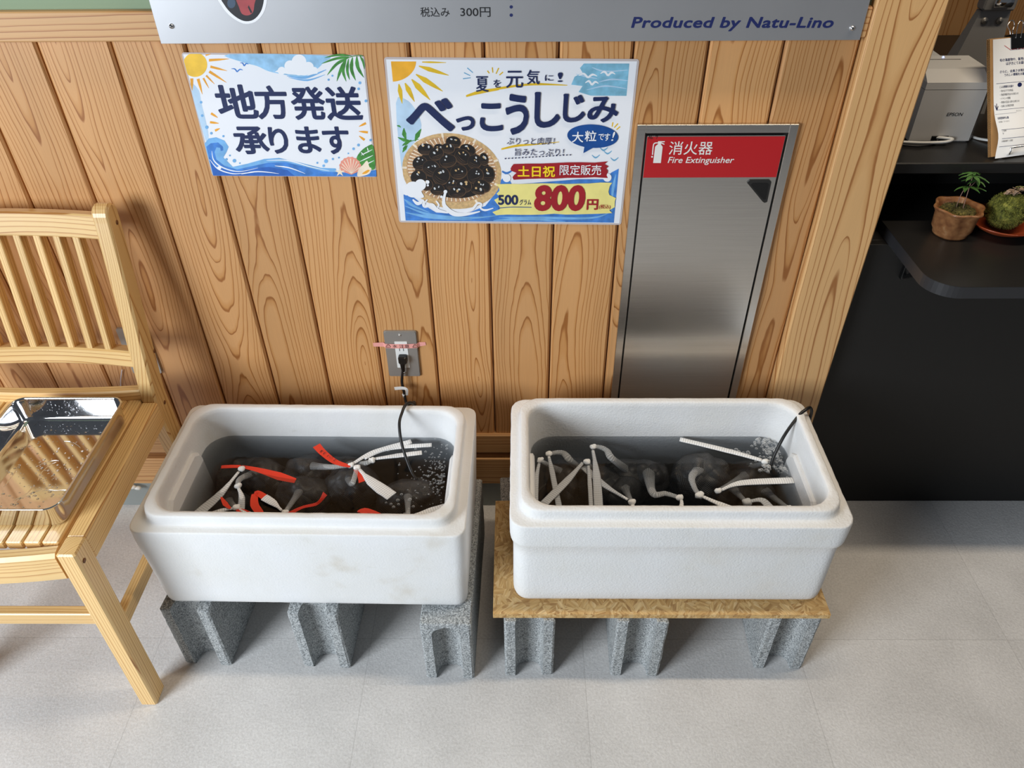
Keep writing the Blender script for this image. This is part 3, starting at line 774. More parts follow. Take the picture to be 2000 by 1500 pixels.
pr_.poly(mb, [(960, 245), (1010, 215), (1380, 225), (1365, 262), (1240, 280), (1090, 268)], 3)
mb.build('printed_sky', [I['sky'], I['pale'], I['mid'], I['white']], PL)
mb = MB(); P = []
for i in range(40):
    t = 2*math.pi*i/40; x, y = 200+116*math.cos(t), 178+116*math.sin(t); y = max(y, 74); P.append((max(x, lx_(y)), y))
pr_.poly(mb, P)
for a, b, w_ in (((332, 135), (525, 122), 26), ((345, 196), (505, 236), 24), ((335, 242), (500, 348), 26), ((305, 280), (385, 362), 18), ((278, 305), (332, 402), 18), ((228, 312), (270, 460), 28), ((168, 308), (172, 425), 30), ((300, 88), (350, 76), 14)):
    pr_.stroke(mb, [a, b], [w_, w_*.8, 3], 1)
for a, b in (((352, 640), (416, 682)), ((342, 725), (426, 736)), ((390, 806), (436, 784)), ((1828, 734), (1762, 766)), ((1846, 822), (1760, 812)), ((1815, 895), (1762, 856))): pr_.stroke(mb, [a, b], [22, 20, 5], 1)
mb.build('printed_sun', [I['yellow'], I['orange']], PL)
mb = MB()
for cx, cy, s_ in ((600, 238, 55), (668, 182, 40)):
    pr_.stroke(mb, [(cx-s_, cy-22), (cx-s_*.4, cy-20), (cx, cy+8)], [3, 12, 12]); pr_.stroke(mb, [(cx, cy+8), (cx+s_*.5, cy-16), (cx+s_, cy-8)], [12, 12, 3])
mb.build('printed_birds', I['blue'], PL)
mb = MB()
pr_.stroke(mb, [(1800, 95), (1740, 88), (1640, 120)], [8, 7, 5])
for a, c, b, w_ in (((1690, 95), (1560, 85), (1432, 112), 36), ((1670, 105), (1540, 120), (1405, 168), 42), ((1660, 112), (1550, 170), (1458, 278), 48), ((1640, 120), (1590, 220), (1550, 336), 52), ((1640, 125), (1610, 230), (1640, 338), 50), ((1662, 120), (1650, 230), (1672, 322), 44), ((1700, 105), (1690, 220), (1730, 328), 56), ((1740, 95), (1750, 200), (1808, 300), 56), ((1770, 92), (1800, 150), (1812, 220), 34)):
    pr_.stroke(mb, [a, c, b], [5, w_*.62, w_*.5, 2])
mb.build('printed_palm_leaf', I['green'], PL)
mb = MB()
pr_.poly(mb, [(290, 930), (330, 880), (400, 868), (480, 900), (520, 960), (500, 1010), (470, 1060), (560, 1150), (700, 1120), (860, 1075), (1000, 1065), (1200, 1110), (1400, 1160), (1540, 1165), (1560, 1240), (372, 1234)], 0)
pr_.poly(mb, [(308, 958), (350, 925), (420, 918), (466, 958), (470, 994), (444, 1000), (440, 970), (404, 964), (386, 1010), (404, 1080), (480, 1140), (600, 1175), (760, 1140), (900, 1110), (1060, 1105), (1250, 1150), (1420, 1195), (1640, 1205), (1925, 1180), (1928, 1243), (374, 1234)], 1)
pr_.poly(mb, [(330, 1050), (400, 1150), (560, 1200), (760, 1165), (900, 1150), (1080, 1180), (1150, 1238), (374, 1233)], 2)
for pts in ([(360, 1000), (380, 1090), (470, 1160), (620, 1195), (800, 1160)], [(340, 1080), (420, 1170), (560, 1215), (700, 1205)], [(880, 1090), (1080, 1090), (1300, 1150), (1480, 1190)], [(960, 1140), (1100, 1160), (1250, 1215)], [(640, 1220), (800, 1195), (1000, 1215)]): pr_.stroke(mb, pts, [3, 12, 9, 2], 3)
pr_.disc(mb, 430, 1160, 20, 16, mi=3)
for x, y, r in ((257, 535, 13), (268, 662, 13), (312, 773, 17), (355, 830, 13), (470, 858, 11), (575, 1092, 18), (500, 1078, 12), (532, 1042, 9), (627, 1115, 8), (1770, 350, 14), (1758, 407, 13), (1828, 522, 14), (1508, 282, 10), (1472, 320, 11), (1757, 942, 14), (1710, 978, 13), (1448, 1096, 19), (1513, 1075, 11), (1365, 1112, 10), (1425, 1140, 13), (1872, 895, 12), (1660, 1022, 8), (1570, 1062, 9)): pr_.disc(mb, x, y, r, mi=0, n=12)
mb.build('printed_wave', [I['mid'], I['blue'], ink('ink_deep_blue', 44, 100, 186, var=.2), I['white']], PL)
mb = MB(); pr_.poly(mb, [(1898, 952), (1840, 955), (1780, 1000), (1740, 1060), (1745, 1120), (1790, 1150), (1840, 1165), (1915, 1165)], 0, 3)
for a, b in (((1890, 985), (1780, 1040)), ((1896, 1040), (1770, 1100)), ((1905, 1090), (1800, 1140)), ((1840, 965), (1850, 1000)), ((1780, 1010), (1810, 1040))): pr_.stroke(mb, [a, b], [3, 9, 9, 3], 1)
mb.build('printed_monstera_leaf', [I['green'], I['white']], PL)
mb = MB(); P = [(1690, 1225)]+[(1678+ (100+ (8 if i % 2 else 0))*math.cos(math.radians(a)), 1155-(96+(8 if i % 2 else 0))*math.sin(math.radians(a))) for i, a in enumerate(range(-20, 201, 11))]
pr_.poly(mb, P, 0)
for a in range(0, 181, 22): pr_.stroke(mb, [(1690, 1215), (1678+88*math.cos(math.radians(a)), 1155-84*math.sin(math.radians(a)))], [3, 8], 1)
pr_.poly(mb, [(1840, 1090), (1860, 1150), (1880, 1165), (1860, 1215), (1790, 1238), (1745, 1236), (1760, 1170), (1800, 1130)], 1, 3); pr_.poly(mb, [(1790, 1215), (1840, 1180), (1865, 1185), (1830, 1215)], 2, 3)
P = []
for i in range(10):
    r = 52 if i % 2 == 0 else 18; a = math.radians(-90+36*i); P.append((1580+r*math.cos(a), 1200+r*math.sin(a)*.9))
pr_.poly(mb, P, 1)
mb.build('printed_shells', [I['pink'], I['cream'], I['orange']], PL)
mb = MB()
for ch, b in (('地', (400, 365, 785, 692)), ('方', (775, 374, 1086, 698)), ('発', (1115, 385, 1440, 704)), ('送', (1440, 384, 1786, 708)), ('承', (567, 765, 895, 1030)), ('り', (905, 770, 1086, 1026)), ('ま', (1166, 765, 1390, 1022)), ('す', (1420, 765, 1670, 1030))):
    pr_.text(mb, ch, *b, off=.026)
mb.build('lettering', I['navy'], PL)

# right poster -----------------------------------------------------------------------------------
PR = poster('laminated_poster', "larger laminated poster picturing a basket of black clams and an 800 yen price",
            ((749.5, 111.5), (1249, 115.5), (1213, 439.5), (779.5, 434.5)), .0036, None)
Rm = lambda X, Y: onwall(740+X/3.846, 90+Y/3.846)
pr_ = Print(Rm, -.00118)
mb = MB(); pr_.poly(mb, [(1540, 131), (1882, 131), (1860, 374), (1590, 372), (1500, 345), (1530, 300), (1445, 290), (1470, 230), (1530, 200), (1510, 165)], 0)
pr_.poly(mb, [(128, 428), (200, 400), (270, 470), (320, 590), (290, 690), (210, 800), (190, 900), (168, 895)], 1, 3)
for pts in ([(1480, 210), (1560, 230), (1640, 245)], [(1600, 160), (1700, 190), (1870, 180)], [(1560, 330), (1700, 300), (1860, 320)], [(1650, 270), (1750, 250), (1870, 260)]): pr_.stroke(mb, pts, [3, 12, 3], 1)
for cx, cy, s_ in ((1570, 230, 70), (1720, 215, 56), (1600, 285, 50)):
    pr_.stroke(mb, [(cx-s_, cy-8), (cx-s_*.45, cy-22), (cx, cy+8)], [4, 16, 14], 2); pr_.stroke(mb, [(cx, cy+8), (cx+s_*.5, cy-16), (cx+s_, cy-4)], [14, 16, 4], 2)
mb.build('printed_sky', [ink('ink_sky_teal', 128, 186, 212, var=.2, sc=60), I['pale'], I['white']], PR)
mb = MB(); pr_.poly(mb, [(90, 115)]+[(92+188*math.cos(math.radians(a)), 113+155*math.sin(math.radians(a))) for a in range(1, 88, 6)]+[(105, 268)])
for a, b, w_ in (((325, 120), (505, 124), 14), ((300, 150), (525, 220), 34), ((278, 212), (480, 340), 40), ((246, 250), (385, 405), 44), ((196, 278), (268, 418), 38), ((150, 285), (175, 432), 34)): pr_.stroke(mb, [a, b], [8, w_, w_*.7, 4], 1)
for a, b in (((815, 185), (830, 205)), ((852, 160), (856, 200)), ((900, 165), (880, 208)), ((932, 195), (905, 218)), ((1758, 572), (1752, 605)), ((1796, 582), (1768, 612)), ((1812, 605), (1785, 628)), ((1612, 1050), (1618, 1088)), ((1660, 1048), (1636, 1095)), ((1700, 1072), (1655, 1105)), ((1712, 1112), (1672, 1124))): pr_.stroke(mb, [a, b], [10, 8], 1)
mb.build('printed_sun', [ink('ink_sun_amber', 242, 176, 48), I['gold']], PR)
mb = MB()
for a, b in (((632, 245), (690, 238)), ((640, 200), (686, 222)), ((664, 164), (706, 200))): pr_.stroke(mb, [a, b], [8, 6], 0)
for x, y in ((1600, 830), (1690, 800), (1740, 850), (1660, 775)): pr_.stroke(mb, [(x, y-12), (x+28, y+8), (x+60, y-14)], [4, 12, 4], 0)
pr_.stroke(mb, [(925, 940), (960, 955), (1000, 935)], [12, 18, 10], 1)
mb.build('printed_accents', [ink('ink_accent_blue', 110, 170, 206), I['blue']], PR)
mb = MB()
pr_.stroke(mb, [(655, 376), (760, 345), (900, 322)], [14, 28, 18], 0); pr_.stroke(mb, [(880, 322), (1050, 296), (1200, 286), (1416, 294)], [18, 16, 18, 5], 0)
pr_.stroke(mb, [(920, 774), (1040, 748), (1180, 738), (1355, 720)], [12, 18, 10, 5], 0)
mb.build('printed_underlines', I['gold'], PR)
mb = MB(); pr_.stroke(mb, [(300, 700), (230, 720), (180, 770)], [4, 6, 4])
for a, c, b, w_ in (((205, 700), (190, 660), (188, 615), 34), ((272, 715), (290, 670), (318, 622), 36), ((238, 712), (190, 705), (142, 685), 26), ((245, 705), (210, 725), (175, 748), 26), ((215, 745), (195, 770), (178, 798), 26), ((165, 610), (150, 600), (135, 598), 14)): pr_.stroke(mb, [a, c, b], [4, w_, 3])
mb.build('printed_leaves', I['green'], PR)
mb = MB()
pr_.poly(mb, [(185, 1115), (240, 1120), (330, 1190), (430, 1250), (650, 1262), (800, 1200), (880, 1100), (905, 1020), (960, 960), (1000, 1040), (1500, 1000), (1700, 1000), (1745, 950), (1802, 920), (1765, 1326), (201, 1310)], 0)
for pts in ([(195, 1200), (400, 1270), (700, 1290), (900, 1270)], [(200, 1250), (420, 1290), (700, 1305)], [(190, 1150), (260, 1200), (380, 1250)], [(900, 1285), (1200, 1290), (1600, 1290), (1750, 1240)], [(1780, 960), (1755, 1100), (1750, 1240)], [(860, 1310), (1100, 1300), (1400, 1318)]): pr_.stroke(mb, pts, [3, 22, 14, 3], 1)
mb.build('printed_sea', [I['blue'], I['mid']], PR)
# basket of clams
mb = MB(); pr_.disc(mb, 548, 962, 372, 258, 9, 0, 48); pr_.disc(mb, 548, 932, 374, 276, 9, 0, 48); pr_.disc(mb, 548, 926, 342, 244, 9, 1, 48)
for a in range(0, 360, 6):
    t = math.radians(a); c, s_ = math.cos(math.radians(9)), math.sin(math.radians(9))
    pr_.stroke(mb, [(548+(u*math.cos(t))*c-(v*math.sin(t))*s_, 926+(u*math.cos(t))*s_+(v*math.sin(t))*c) for u, v in ((335, 238), (268, 190))], [9, 5], 2)
for a in range(0, 360, 40):
    t = math.radians(a+12); c, s_ = math.cos(math.radians(9)), math.sin(math.radians(9))
    pr_.stroke(mb, [(548+(u*math.cos(t))*c-(v*math.sin(t))*s_, 932+(u*math.cos(t))*s_+(v*math.sin(t))*c) for u, v in ((376, 278), (340, 244))], [16, 16], 2)
mb.build('printed_basket', [I['tan'], I['tan2'], I['cream']], PR)
mb = MB(); random.seed(21)
clams = [(560, 722, 58, 46, 10), (352, 775, 62, 44, 0), (455, 770, 44, 36, 20), (520, 768, 52, 40, 10), (668, 780, 62, 44, 20), (432, 808, 58, 50, -20), (310, 880, 58, 54, -15), (630, 832, 66, 56, 40), (520, 862, 66, 50, -10), (720, 868, 54, 56, 20), (790, 850, 34, 50, -10), (395, 918, 70, 62, 30), (300, 985, 62, 56, 0), (470, 975, 66, 70, 30), (600, 945, 66, 56, -10), (820, 965, 52, 66, 0), (725, 972, 64, 62, -20), (545, 1040, 40, 40, 0), (640, 1050, 62, 50, 10), (775, 1050, 66, 50, 20), (440, 1075, 56, 46, 0), (590, 1095, 68, 44, -10), (745, 1085, 54, 30, 10), (360, 1040, 50, 46, 10)]
pr_.disc(mb, 560, 950, 290, 190, 8, 0, 40)
for x, y, a, b, r in clams:
    pr_.disc(mb, x, y, a, b, r, 1); pr_.disc(mb, x-2, y-2, a*.93, b*.92, r, 0)
    c, s_ = math.cos(math.radians(r)), math.sin(math.radians(r))
    for q in (.25, .5, .72):
        P = [(x+(a*.8*math.cos(t))*c-(b*q*math.sin(t)+b*.1)*s_, y+(a*.8*math.cos(t))*s_+(b*q*math.sin(t)+b*.1)*c) for t in (.5, 1.1, 1.57, 2.1, 2.6)]
        pr_.stroke(mb, P, [1, 4, 1], 1, 3)
    for _ in range(3): pr_.disc(mb, x+random.uniform(-.4, .4)*a, y-random.uniform(.1, .7)*b, random.uniform(4, 13), random.uniform(3, 9), random.uniform(0, 90), random.choice((2, 2, 3)), 10)
mb.build('printed_clams', [I['black'], I['brown'], I['grey'], I['tan']], PR)
mb = MB()
for x, y, r in ((312, 1040, 42), (366, 1020, 14), (368, 1044, 8), (500, 1092, 14), (255, 1075, 60), (470, 1130, 10), (960, 990, 30), (1715, 985, 32)): pr_.disc(mb, x, y, r, mi=0)
pr_.poly(mb, [(190, 1040), (330, 1060), (320, 1090), (340, 1130), (300, 1140), (240, 1120), (190, 1112)], 0, 3)
for pts, ws in (([(255, 1150), (290, 1180), (330, 1170), (345, 1200), (400, 1190), (440, 1230), (520, 1250)], [10, 26, 22, 26, 24, 26, 10]), ([(500, 1095), (488, 1150), (495, 1200), (560, 1255), (650, 1262), (760, 1240)], [16, 22, 30, 36, 22, 8]), ([(640, 1250), (700, 1225), (740, 1180), (770, 1185), (765, 1215), (800, 1230), (860, 1215)], [8, 20, 16, 14, 14, 16, 6]), ([(330, 1150), (345, 1170), (365, 1150)], [10, 14, 8]), ([(430, 1160), (450, 1190), (440, 1215)], [10, 14, 8])): pr_.stroke(mb, pts, ws, 0)
mb.build('printed_foam', I['white'], PR)
mb = MB(); random.seed(4)
def brush(x0, y0, x1, y1, sl, rag, n=9):
    P = []
    for i in range(n+1): P.append((x0+(x1-x0)*i/n, y0+sl*i/n+random.uniform(-5, 5)))
    for i in range(1, n): P.append((x1+sl*.1+random.uniform(-rag, rag), y0+sl+(y1-y0)*i/n))
    for i in range(n, -1, -1): P.append((x0+(x1-x0)*i/n, y1+sl*i/n+random.uniform(-5, 5)))
    for i in range(n-1, 0, -1): P.append((x0+random.uniform(-rag, rag), y0+(y1-y0)*i/n))
    return P
pr_.poly(mb, brush(880, 1038, 1752, 1268, -14, 34, 10)); mb.build('printed_yellow_brush', I['lemon'], PR)
mb = MB(); pr_.poly(mb, brush(1012, 884, 1720, 1000, -16, 26, 7)); mb.build('printed_red_brush', I['red'], PR)
mb = MB(); pr_.disc(mb, 1606, 675, 192, 88, 3, 0, 40); pr_.poly(mb, [(1545, 745), (1620, 755), (1535, 802)], 0); mb.build('printed_speech_bubble', I['dblue'], PR)
mb = MB()
for ch, b, o in (('夏', (728, 225, 822, 342), .01), ('を', (860, 250, 916, 310), .012), ('元', (954, 184, 1082, 312), .01), ('気', (1110, 176, 1206, 286), .01), ('に', (1246, 214, 1310, 260), .012), ('!', (1342, 196, 1380, 268), 0),
                 ('べ', (200, 388, 566, 640), .035), ('っ', (580, 524, 722, 634), .04), ('こ', (756, 426, 932, 638), .035), ('う', (950, 356, 1126, 665), .035), ('し', (1168, 342, 1362, 612), .035), ('じ', (1382, 355, 1552, 572), .035), ('み', (1566, 376, 1800, 572), .03)): pr_.text(mb, ch, *b, off=o)
mb.build('headline_lettering', I['navy'], PR)
mb = MB(); pr_.text(mb, 'ぷりっと肉厚！', 960, 684, 1320, 738, off=.004, shear=.08); pr_.text(mb, '旨みたっぷり！', 1022, 766, 1390, 820, off=.004, shear=.08)
for i in range(20): pr_.disc(mb, 950+i*25.6, 842-i*1.5, 5.5, n=8)
pr_.text(mb, '500', 895, 1114, 1046, 1190, off=.03); pr_.text(mb, 'グラム', 1056, 1148, 1142, 1190, off=.015)
mb.build('description_lettering', I['navy'], PR)
mb = MB(); pr_.stroke(mb, [(896, 1214), (1000, 1206), (1146, 1208)], [6, 5, 5]); mb.build('printed_blue_underline', I['dblue'], PR)
mb = MB(); pr_.text(mb, '土日祝', 1042, 896, 1324, 980, off=.022); mb.build('weekend_lettering', ink('ink_yellow_text', 250, 216, 40, var=0), PR)
mb = MB(); pr_.text(mb, '限定販売', 1358, 888, 1670, 966, off=.006); pr_.text(mb, '大', 1450, 640, 1536, 720, off=.012); pr_.text(mb, '粒', 1546, 632, 1634, 712, off=.012); pr_.text(mb, 'で', 1648, 656, 1690, 702, off=.012); pr_.text(mb, 'す', 1692, 652, 1736, 708, off=.012); pr_.text(mb, '!', 1746, 640, 1772, 708, shear=.15)
mb.build('white_lettering', I['white'], PR)
mb = MB(); pr_.text(mb, '800', 1165, 1040, 1550, 1236, off=.045, shear=.05); pr_.text(mb, '円', 1560, 1146, 1646, 1226, off=.03); pr_.text(mb, '(税込)', 1652, 1186, 1738, 1222, off=.012)
mb.build('price_lettering', I['red'], PR)

# aluminium sign at the top ------------------------------------------------------------------------
SY = -.0185
sg = thing('aluminium_sign', 'large brushed aluminium sign board screwed to the wall above the two posters', 'sign', (-.0115, SY, 1.1325))
SX0, SX1 = at(313, 80, 1, SY).x, at(1678, 83, 1, SY).x; SZ = at(990, 82, 1, SY).z
mb = MB(); box(mb, SX0, SX1, SY, -.0155, SZ, 2.0, bev=.0004); mb.build('sheet', M['alu'], sg)
sm_ = lambda px, py: (lambda p: (p.x, p.z))(at(px, py, 1, SY))
ps = Print(sm_, SY-.0002)
mb = MB(); ps.text(mb, 'Produced by Natu-Lino', 1233, 33, 1628, 61, off=.028, shear=.14, space=1.06); ps.disc(mb, 998.5, 13.5, 3.3); ps.disc(mb, 998.5, 29.5, 3.3); ps.disc(mb, 998.5, -3, 3.3)
mb.build('maker_lettering', M['navy'], sg)
mb = MB(); ps.text(mb, '税込み', 821, 14, 878, 33, off=.006); ps.text(mb, '300円', 899, 14, 958, 33, off=.006); mb.build('price_lettering', M['ink'], sg)
mb = MB(); ps.poly(mb, [(424, -10), (432, 10), (446, 28), (464, 41), (480, 46.5), (498, 43), (511, 31), (519, 14), (521, -10), (505, -40), (445, -40)], 0, 3)
ps.poly(mb, [(430, -10), (438, 9), (451, 25), (467, 37), (481, 41.5), (495, 38.5), (506, 28), (513, 13), (515, -10), (500, -36), (448, -36)], 1, 3)
ps.poly(mb, [(458, -20), (500, -20), (497, 8), (494, 24), (484, 30), (473, 27), (467, 14)], 2, 3); ps.poly(mb, [(486, 10), (493, 24), (490, 26), (484, 14)], 1); ps.disc(mb, 452, 6, 8, 10, mi=3)
mb.build('printed_photo_oval', [I['white'], plain('ink_dark_photo', srgb(34, 34, 40), .4), plain('ink_red_photo', srgb(168, 70, 74), .4, var=.15), plain('ink_dim_blue', srgb(62, 82, 104), .4)], sg)
for px, py in ((335, 51), (1664, 55)):
    p = at(px, py, 1, SY); mb = MB(); ball(mb, (p.x, SY, p.z), .0042, seg=14, rings=6, rot=Matrix.Rotation(math.pi/2, 4, 'X'), half=True)
    for a in (0, 90):
        c, s_ = math.cos(math.radians(a+20))*.0022, math.sin(math.radians(a+20))*.0022
        beam(mb, (p.x-c, SY-.0041, p.z-s_), (p.x+c, SY-.0041, p.z+s_), .0007, .0004, (0, 1, 0), 0.0001, 1)
    mb.build('screw', [M['chrome'], M['blackp']], sg)

# fire extinguisher cabinet --------------------------------------------------------------------------
CX0, CX1, CZ1, CZ0 = .2115, .4935, .995, .33
cab = thing('fire_extinguisher_cabinet', "brushed stainless fire extinguisher cabinet with red header in the wooden wall", 'cabinet', ((CX0+CX1)/2, 0, CZ0))
FWD = .0155; TOPW = .0155
mb = MB(); FY = -.010
for a in ((CX0, CX0+FWD, CZ0, CZ1), (CX1-FWD, CX1, CZ0, CZ1), (CX0+FWD, CX1-FWD, CZ1-TOPW, CZ1), (CX0+FWD, CX1-FWD, CZ0, CZ0+.02)): box(mb, a[0], a[1], FY, -.0005, a[2], a[3], bev=.0008)
mb.build('frame', M['stainless'], cab)
mb = MB(); box(mb, CX0+.01, CX1-.01, -.0025, -.0004, CZ0+.01, CZ1-.01); mb.build('inner_gap', M['blackp'], cab)
DX0, DX1, DZ1, DZ0 = CX0+FWD+.0034, CX1-FWD-.0038, CZ1-TOPW-.0045, CZ0+.024; DY = -.0085
tri = [at(1240+X/6.25, 240+Y/6.25, 1, DY) for X, Y in ((1366, 725), (1400, 694), (1640, 692), (1664, 715), (1612, 960), (1578, 970), (1555, 955))]
door = MB(); plate(door, rr2(DX0, DX1, DZ0, DZ1, .0015, 2), DY, -.003); dr = door.build('door', M['stainless'], cab)
rz0 = at(1240+90/6.25, 240+668/6.25, 1, DY).z; rx1 = DX1-.0005
mb = MB(); plate(mb, [(DX0+.0008, rz0), (rx1, rz0), (rx1, DZ1-.0018), (DX0+.0008, DZ1-.0018)], DY-.0004, DY+.0005)
hd = mb.build('red_header', plain('red_film', srgb(182, 28, 34), .32), dr)
pc_ = Print(lambda X, Y: (lambda p: (p.x, p.z))(at(1240+X/6.25, 240+Y/6.25, 1, DY)), DY-.0006)
mb = MB(); pc_.text(mb, '消火器', 418, 224, 950, 388, off=.004); pc_.text(mb, 'Fire Extinguisher', 402, 414, 1210, 512, off=.008, shear=.17); mb.build('lettering', M['white'], dr)
mb = MB(); pc_.poly(mb, [(222, 488), (246, 290), (262, 272), (282, 258), (282, 222), (366, 222), (362, 234), (318, 236), (362, 254), (358, 266), (318, 250), (318, 262), (338, 290), (316, 488)])
pc_.stroke(mb, [(290, 244), (250, 244), (226, 270), (214, 388)], [12, 13, 13, 13]); pc_.disc(mb, 209, 412, 11, 11)
mb.build('extinguisher_pictogram', M['white'], dr)
mb = MB()
for pts in ([(165, 196), (182, 158), (186, 192), (204, 156)], [(200, 184), (212, 176), (214, 190), (204, 194), (200, 184)], [(226, 192), (230, 194)], [(252, 164), (278, 158), (262, 192)]): pc_.stroke(mb, pts, [5, 5], 0, 4)
mb.build('handwritten_number', M['ink'], dr)
mb = MB(); plate(mb, [(p.x, p.z) for p in reversed(tri)], DY-.0022, DY-.0001)
tc = sum((p for p in tri), Vector())/len(tri); tin = [tc+(p-tc)*.74 for p in tri]
plate(mb, [(p.x, p.z) for p in reversed(tin)], DY-.0026, DY-.0021, 1); mb.build('triangular_pull', [plain('pull_rim', srgb(36, 35, 34), .4), plain('pull_hollow', srgb(5, 5, 5), .6)], dr)
p = at(1240+235/6.25, 240+107/6.25, 1, -.006); mb = MB(); ball(mb, (p.x, -.006, p.z), .005, .003, .002, 12, 8); mb.build('hinge_pad', M['white'], cab)

# wall outlet ------------------------------------------------------------------------------------------
OY = -.0062
oc = thing('wall_outlet', 'grey metal wall outlet plate with pink warning tape and a black plug', 'outlet', (-.2495, 0, .4915))
mb = MB(); plate(mb, rr2(-.2845, -.2148, .4305, .5525, .004), -.0045, -.0002); plate(mb, rr2(-.2832, -.2161, .4318, .5512, .004), OY, -.004); mb.build('cover_plate', M['dark_metal'], oc)
m0, m1 = at(770.5, 667, 1, OY), at(799.5, 717.5, 1, OY); mxc = -.2497
mb = MB(); plate(mb, rr2(mxc-.0135, mxc+.0135, m1.z, m0.z, .001, 2), OY-.0012, OY+.001); mo2 = mb.build('socket_module', M['white'], oc)
mb = MB()
for dz in (.014, -.014):
    for dx in (-.0042, .0042): box(mb, mxc+dx-.0007, mxc+dx+.0007, OY-.0014, OY-.001, (m0.z+m1.z)/2+dz-.0035, (m0.z+m1.z)/2+dz+.0035)
mb.build('slots', M['blackp'], mo2)
for px, py in ((780.5, 654.5), (790, 727)):
    p = at(px, py, 1, OY); mb = MB(); ball(mb, (p.x, OY, p.z), .003, seg=12, rings=5, rot=Matrix.Rotation(math.pi/2, 4, 'X'), half=True); mb.build('screw', M['chrome'], oc)
tp = plain('pink_masking_tape', srgb(238, 166, 156), .5)
t0, t1 = at(729.5, 676, 1, -.001), at(831, 667, 1, -.001); tz = at(782, 675.5, 1, OY).z
path = [(t0.x, -.0012, tz-.0005), (-.2885, -.0012, tz), (-.2858, -.0035, tz), (-.2838, OY-.0003, tz), (mxc-.0140, OY-.0016, tz), (mxc+.0140, OY-.0016, tz), (-.2156, OY-.0003, tz), (-.2135, -.0035, tz+.0004), (-.2105, -.0012, tz+.0006), (t1.x, -.0012, tz+.002)]
mb = MB(); ribbon(mb, path, [.0095, .0115, .0112, .0112, .0112, .0112, .0112, .0112, .0112, .008], .0003, side=(0, 0, 1)); tpo = mb.build('warning_tape', tp, oc)
po = Print(lambda X, Y: (lambda p: (p.x, p.z))(at(680+X/5.77, 600+Y/5.77, 1, OY-.002)), OY-.0021)
mb = MB()
for cx in (447, 750): po.stroke(mb, [(cx-24, 452), (cx, 418), (cx+28, 452), (cx-24, 452)], [4, 4], 0, 5); po.stroke(mb, [(cx+1, 430), (cx+1, 442)], [4, 4])
po.text(mb, '水', 500, 422, 552, 458); po.text(mb, '注意', 576, 420, 688, 462); mb.build('handwriting', M['ink'], tpo)

# power cord with plug
pg = thing('power_cord', "black power cord from the wall outlet, dipping into the left foam box", 'power cord', (-.249, -.01, .46))
zc = at(784, 704, 1, OY-.012).z
mb = MB(); xpc = at(786, 704, 1, -.02).x
loft(mb, [[(xpc+x, y, zc+z) for x, z in rr2(-.0095, .0095, -.010, .009, .004, 4)] for y in (-.0078, -.018)]+[[(xpc+x*.8, -.022, zc+z*.8) for x, z in rr2(-.0095, .0095, -.010, .009, .004, 4)]], 0, False)
sweep(mb, cmr([(xpc-.001, -.016, zc-.006), (xpc-.0015, -.017, zc-.016), (xpc-.0015, -.017, zc-.03)], 8), [.0065, .0052, .0036], seg=12); mb.build('plug', M['blackp'], pg)
A_ = [(xpc-.0015, -.017, zc-.024), at(785, 745, 1, -.018), at(790, 770, 1, -.022), at(795, 790, 1, -.035), (-.229, -.052, .395), (-.223, -.070, .405), at(808, 797, 1, -.088)]
A_ += [at(807.5, 789.5, 1, -.098), at(801, 786, 1, -.110), at(792, 791, 1, -.122), at(786, 804, 1, -.138), at(780, 828, 1, -.165), at(785, 868, 1, -.195), at(802, 918, 2, .3655), at(815, 938, 2, .350), at(827, 951, 2, .335)]
mb = MB(); sweep(mb, cmr(A_, 10), .0031, seg=10); mb.build('cable', M['black'], pg)
mb = MB(); q = at(789.5, 772, 1, -.0215)
sweep(mb, [q+Vector((-.0005, 0, .004)), q+Vector((.0008, 0, -.004))], .0042, seg=12)
e0, e1, e2, e3 = at(770.5, 759, 1, -.026), at(786, 758, 1, -.026), at(794, 761, 1, -.027), at(794.5, 772, 1, -.024)
ribbon(mb, cmr([e0, e1, e2, e3], 6), [.0085, .0085, .0065, .005], .0003, side=[(0, 0, 1), (0, 0, 1), (.5, 0, .8), (1, 0, .1)]); mb.build('cable_label', M['white'], pg)
# second outlet hidden behind the chair post, its thin wire
mb = MB(); plate(mb, rr2(-.853, -.789, .44, .561, .004), -.006, -.0002); plate(mb, rr2(-.831, -.803, .470, .53, .002), -.0075, -.006, 1)
tag(mb.build('wall_outlet', [M['dark_metal'], M['white']]), 'grey wall plate mostly hidden behind the chair post', 'outlet')
mb = MB(); sweep(mb, cmr([at(238.5, 722, 1, -.004), at(236, 740, 1, -.004), at(236, 752, 1, -.004), at(237.5, 765, 1, -.004), (-.905, -.006, .25)], 6), .0012, seg=6)
tag(mb.build('thin_wire', plain('pale_wire', srgb(206, 200, 206), .4)), 'thin pale wire hanging on the wall behind the chair back', 'wire')
mb = MB(); p = at(262, 950, 1, -.008); ball(mb, (p.x-.002, -.012, p.z+.003), .012, .008, .006, 14, 8, lump=.4, freq=60); ball(mb, (p.x+.010, -.012, p.z-.001), .009, .006, .006, 12, 8, lump=.4, freq=80)
tag(mb.build('putty_lump', M['white']), "small white lump on the grey skirting between chair and foam box", 'lump')

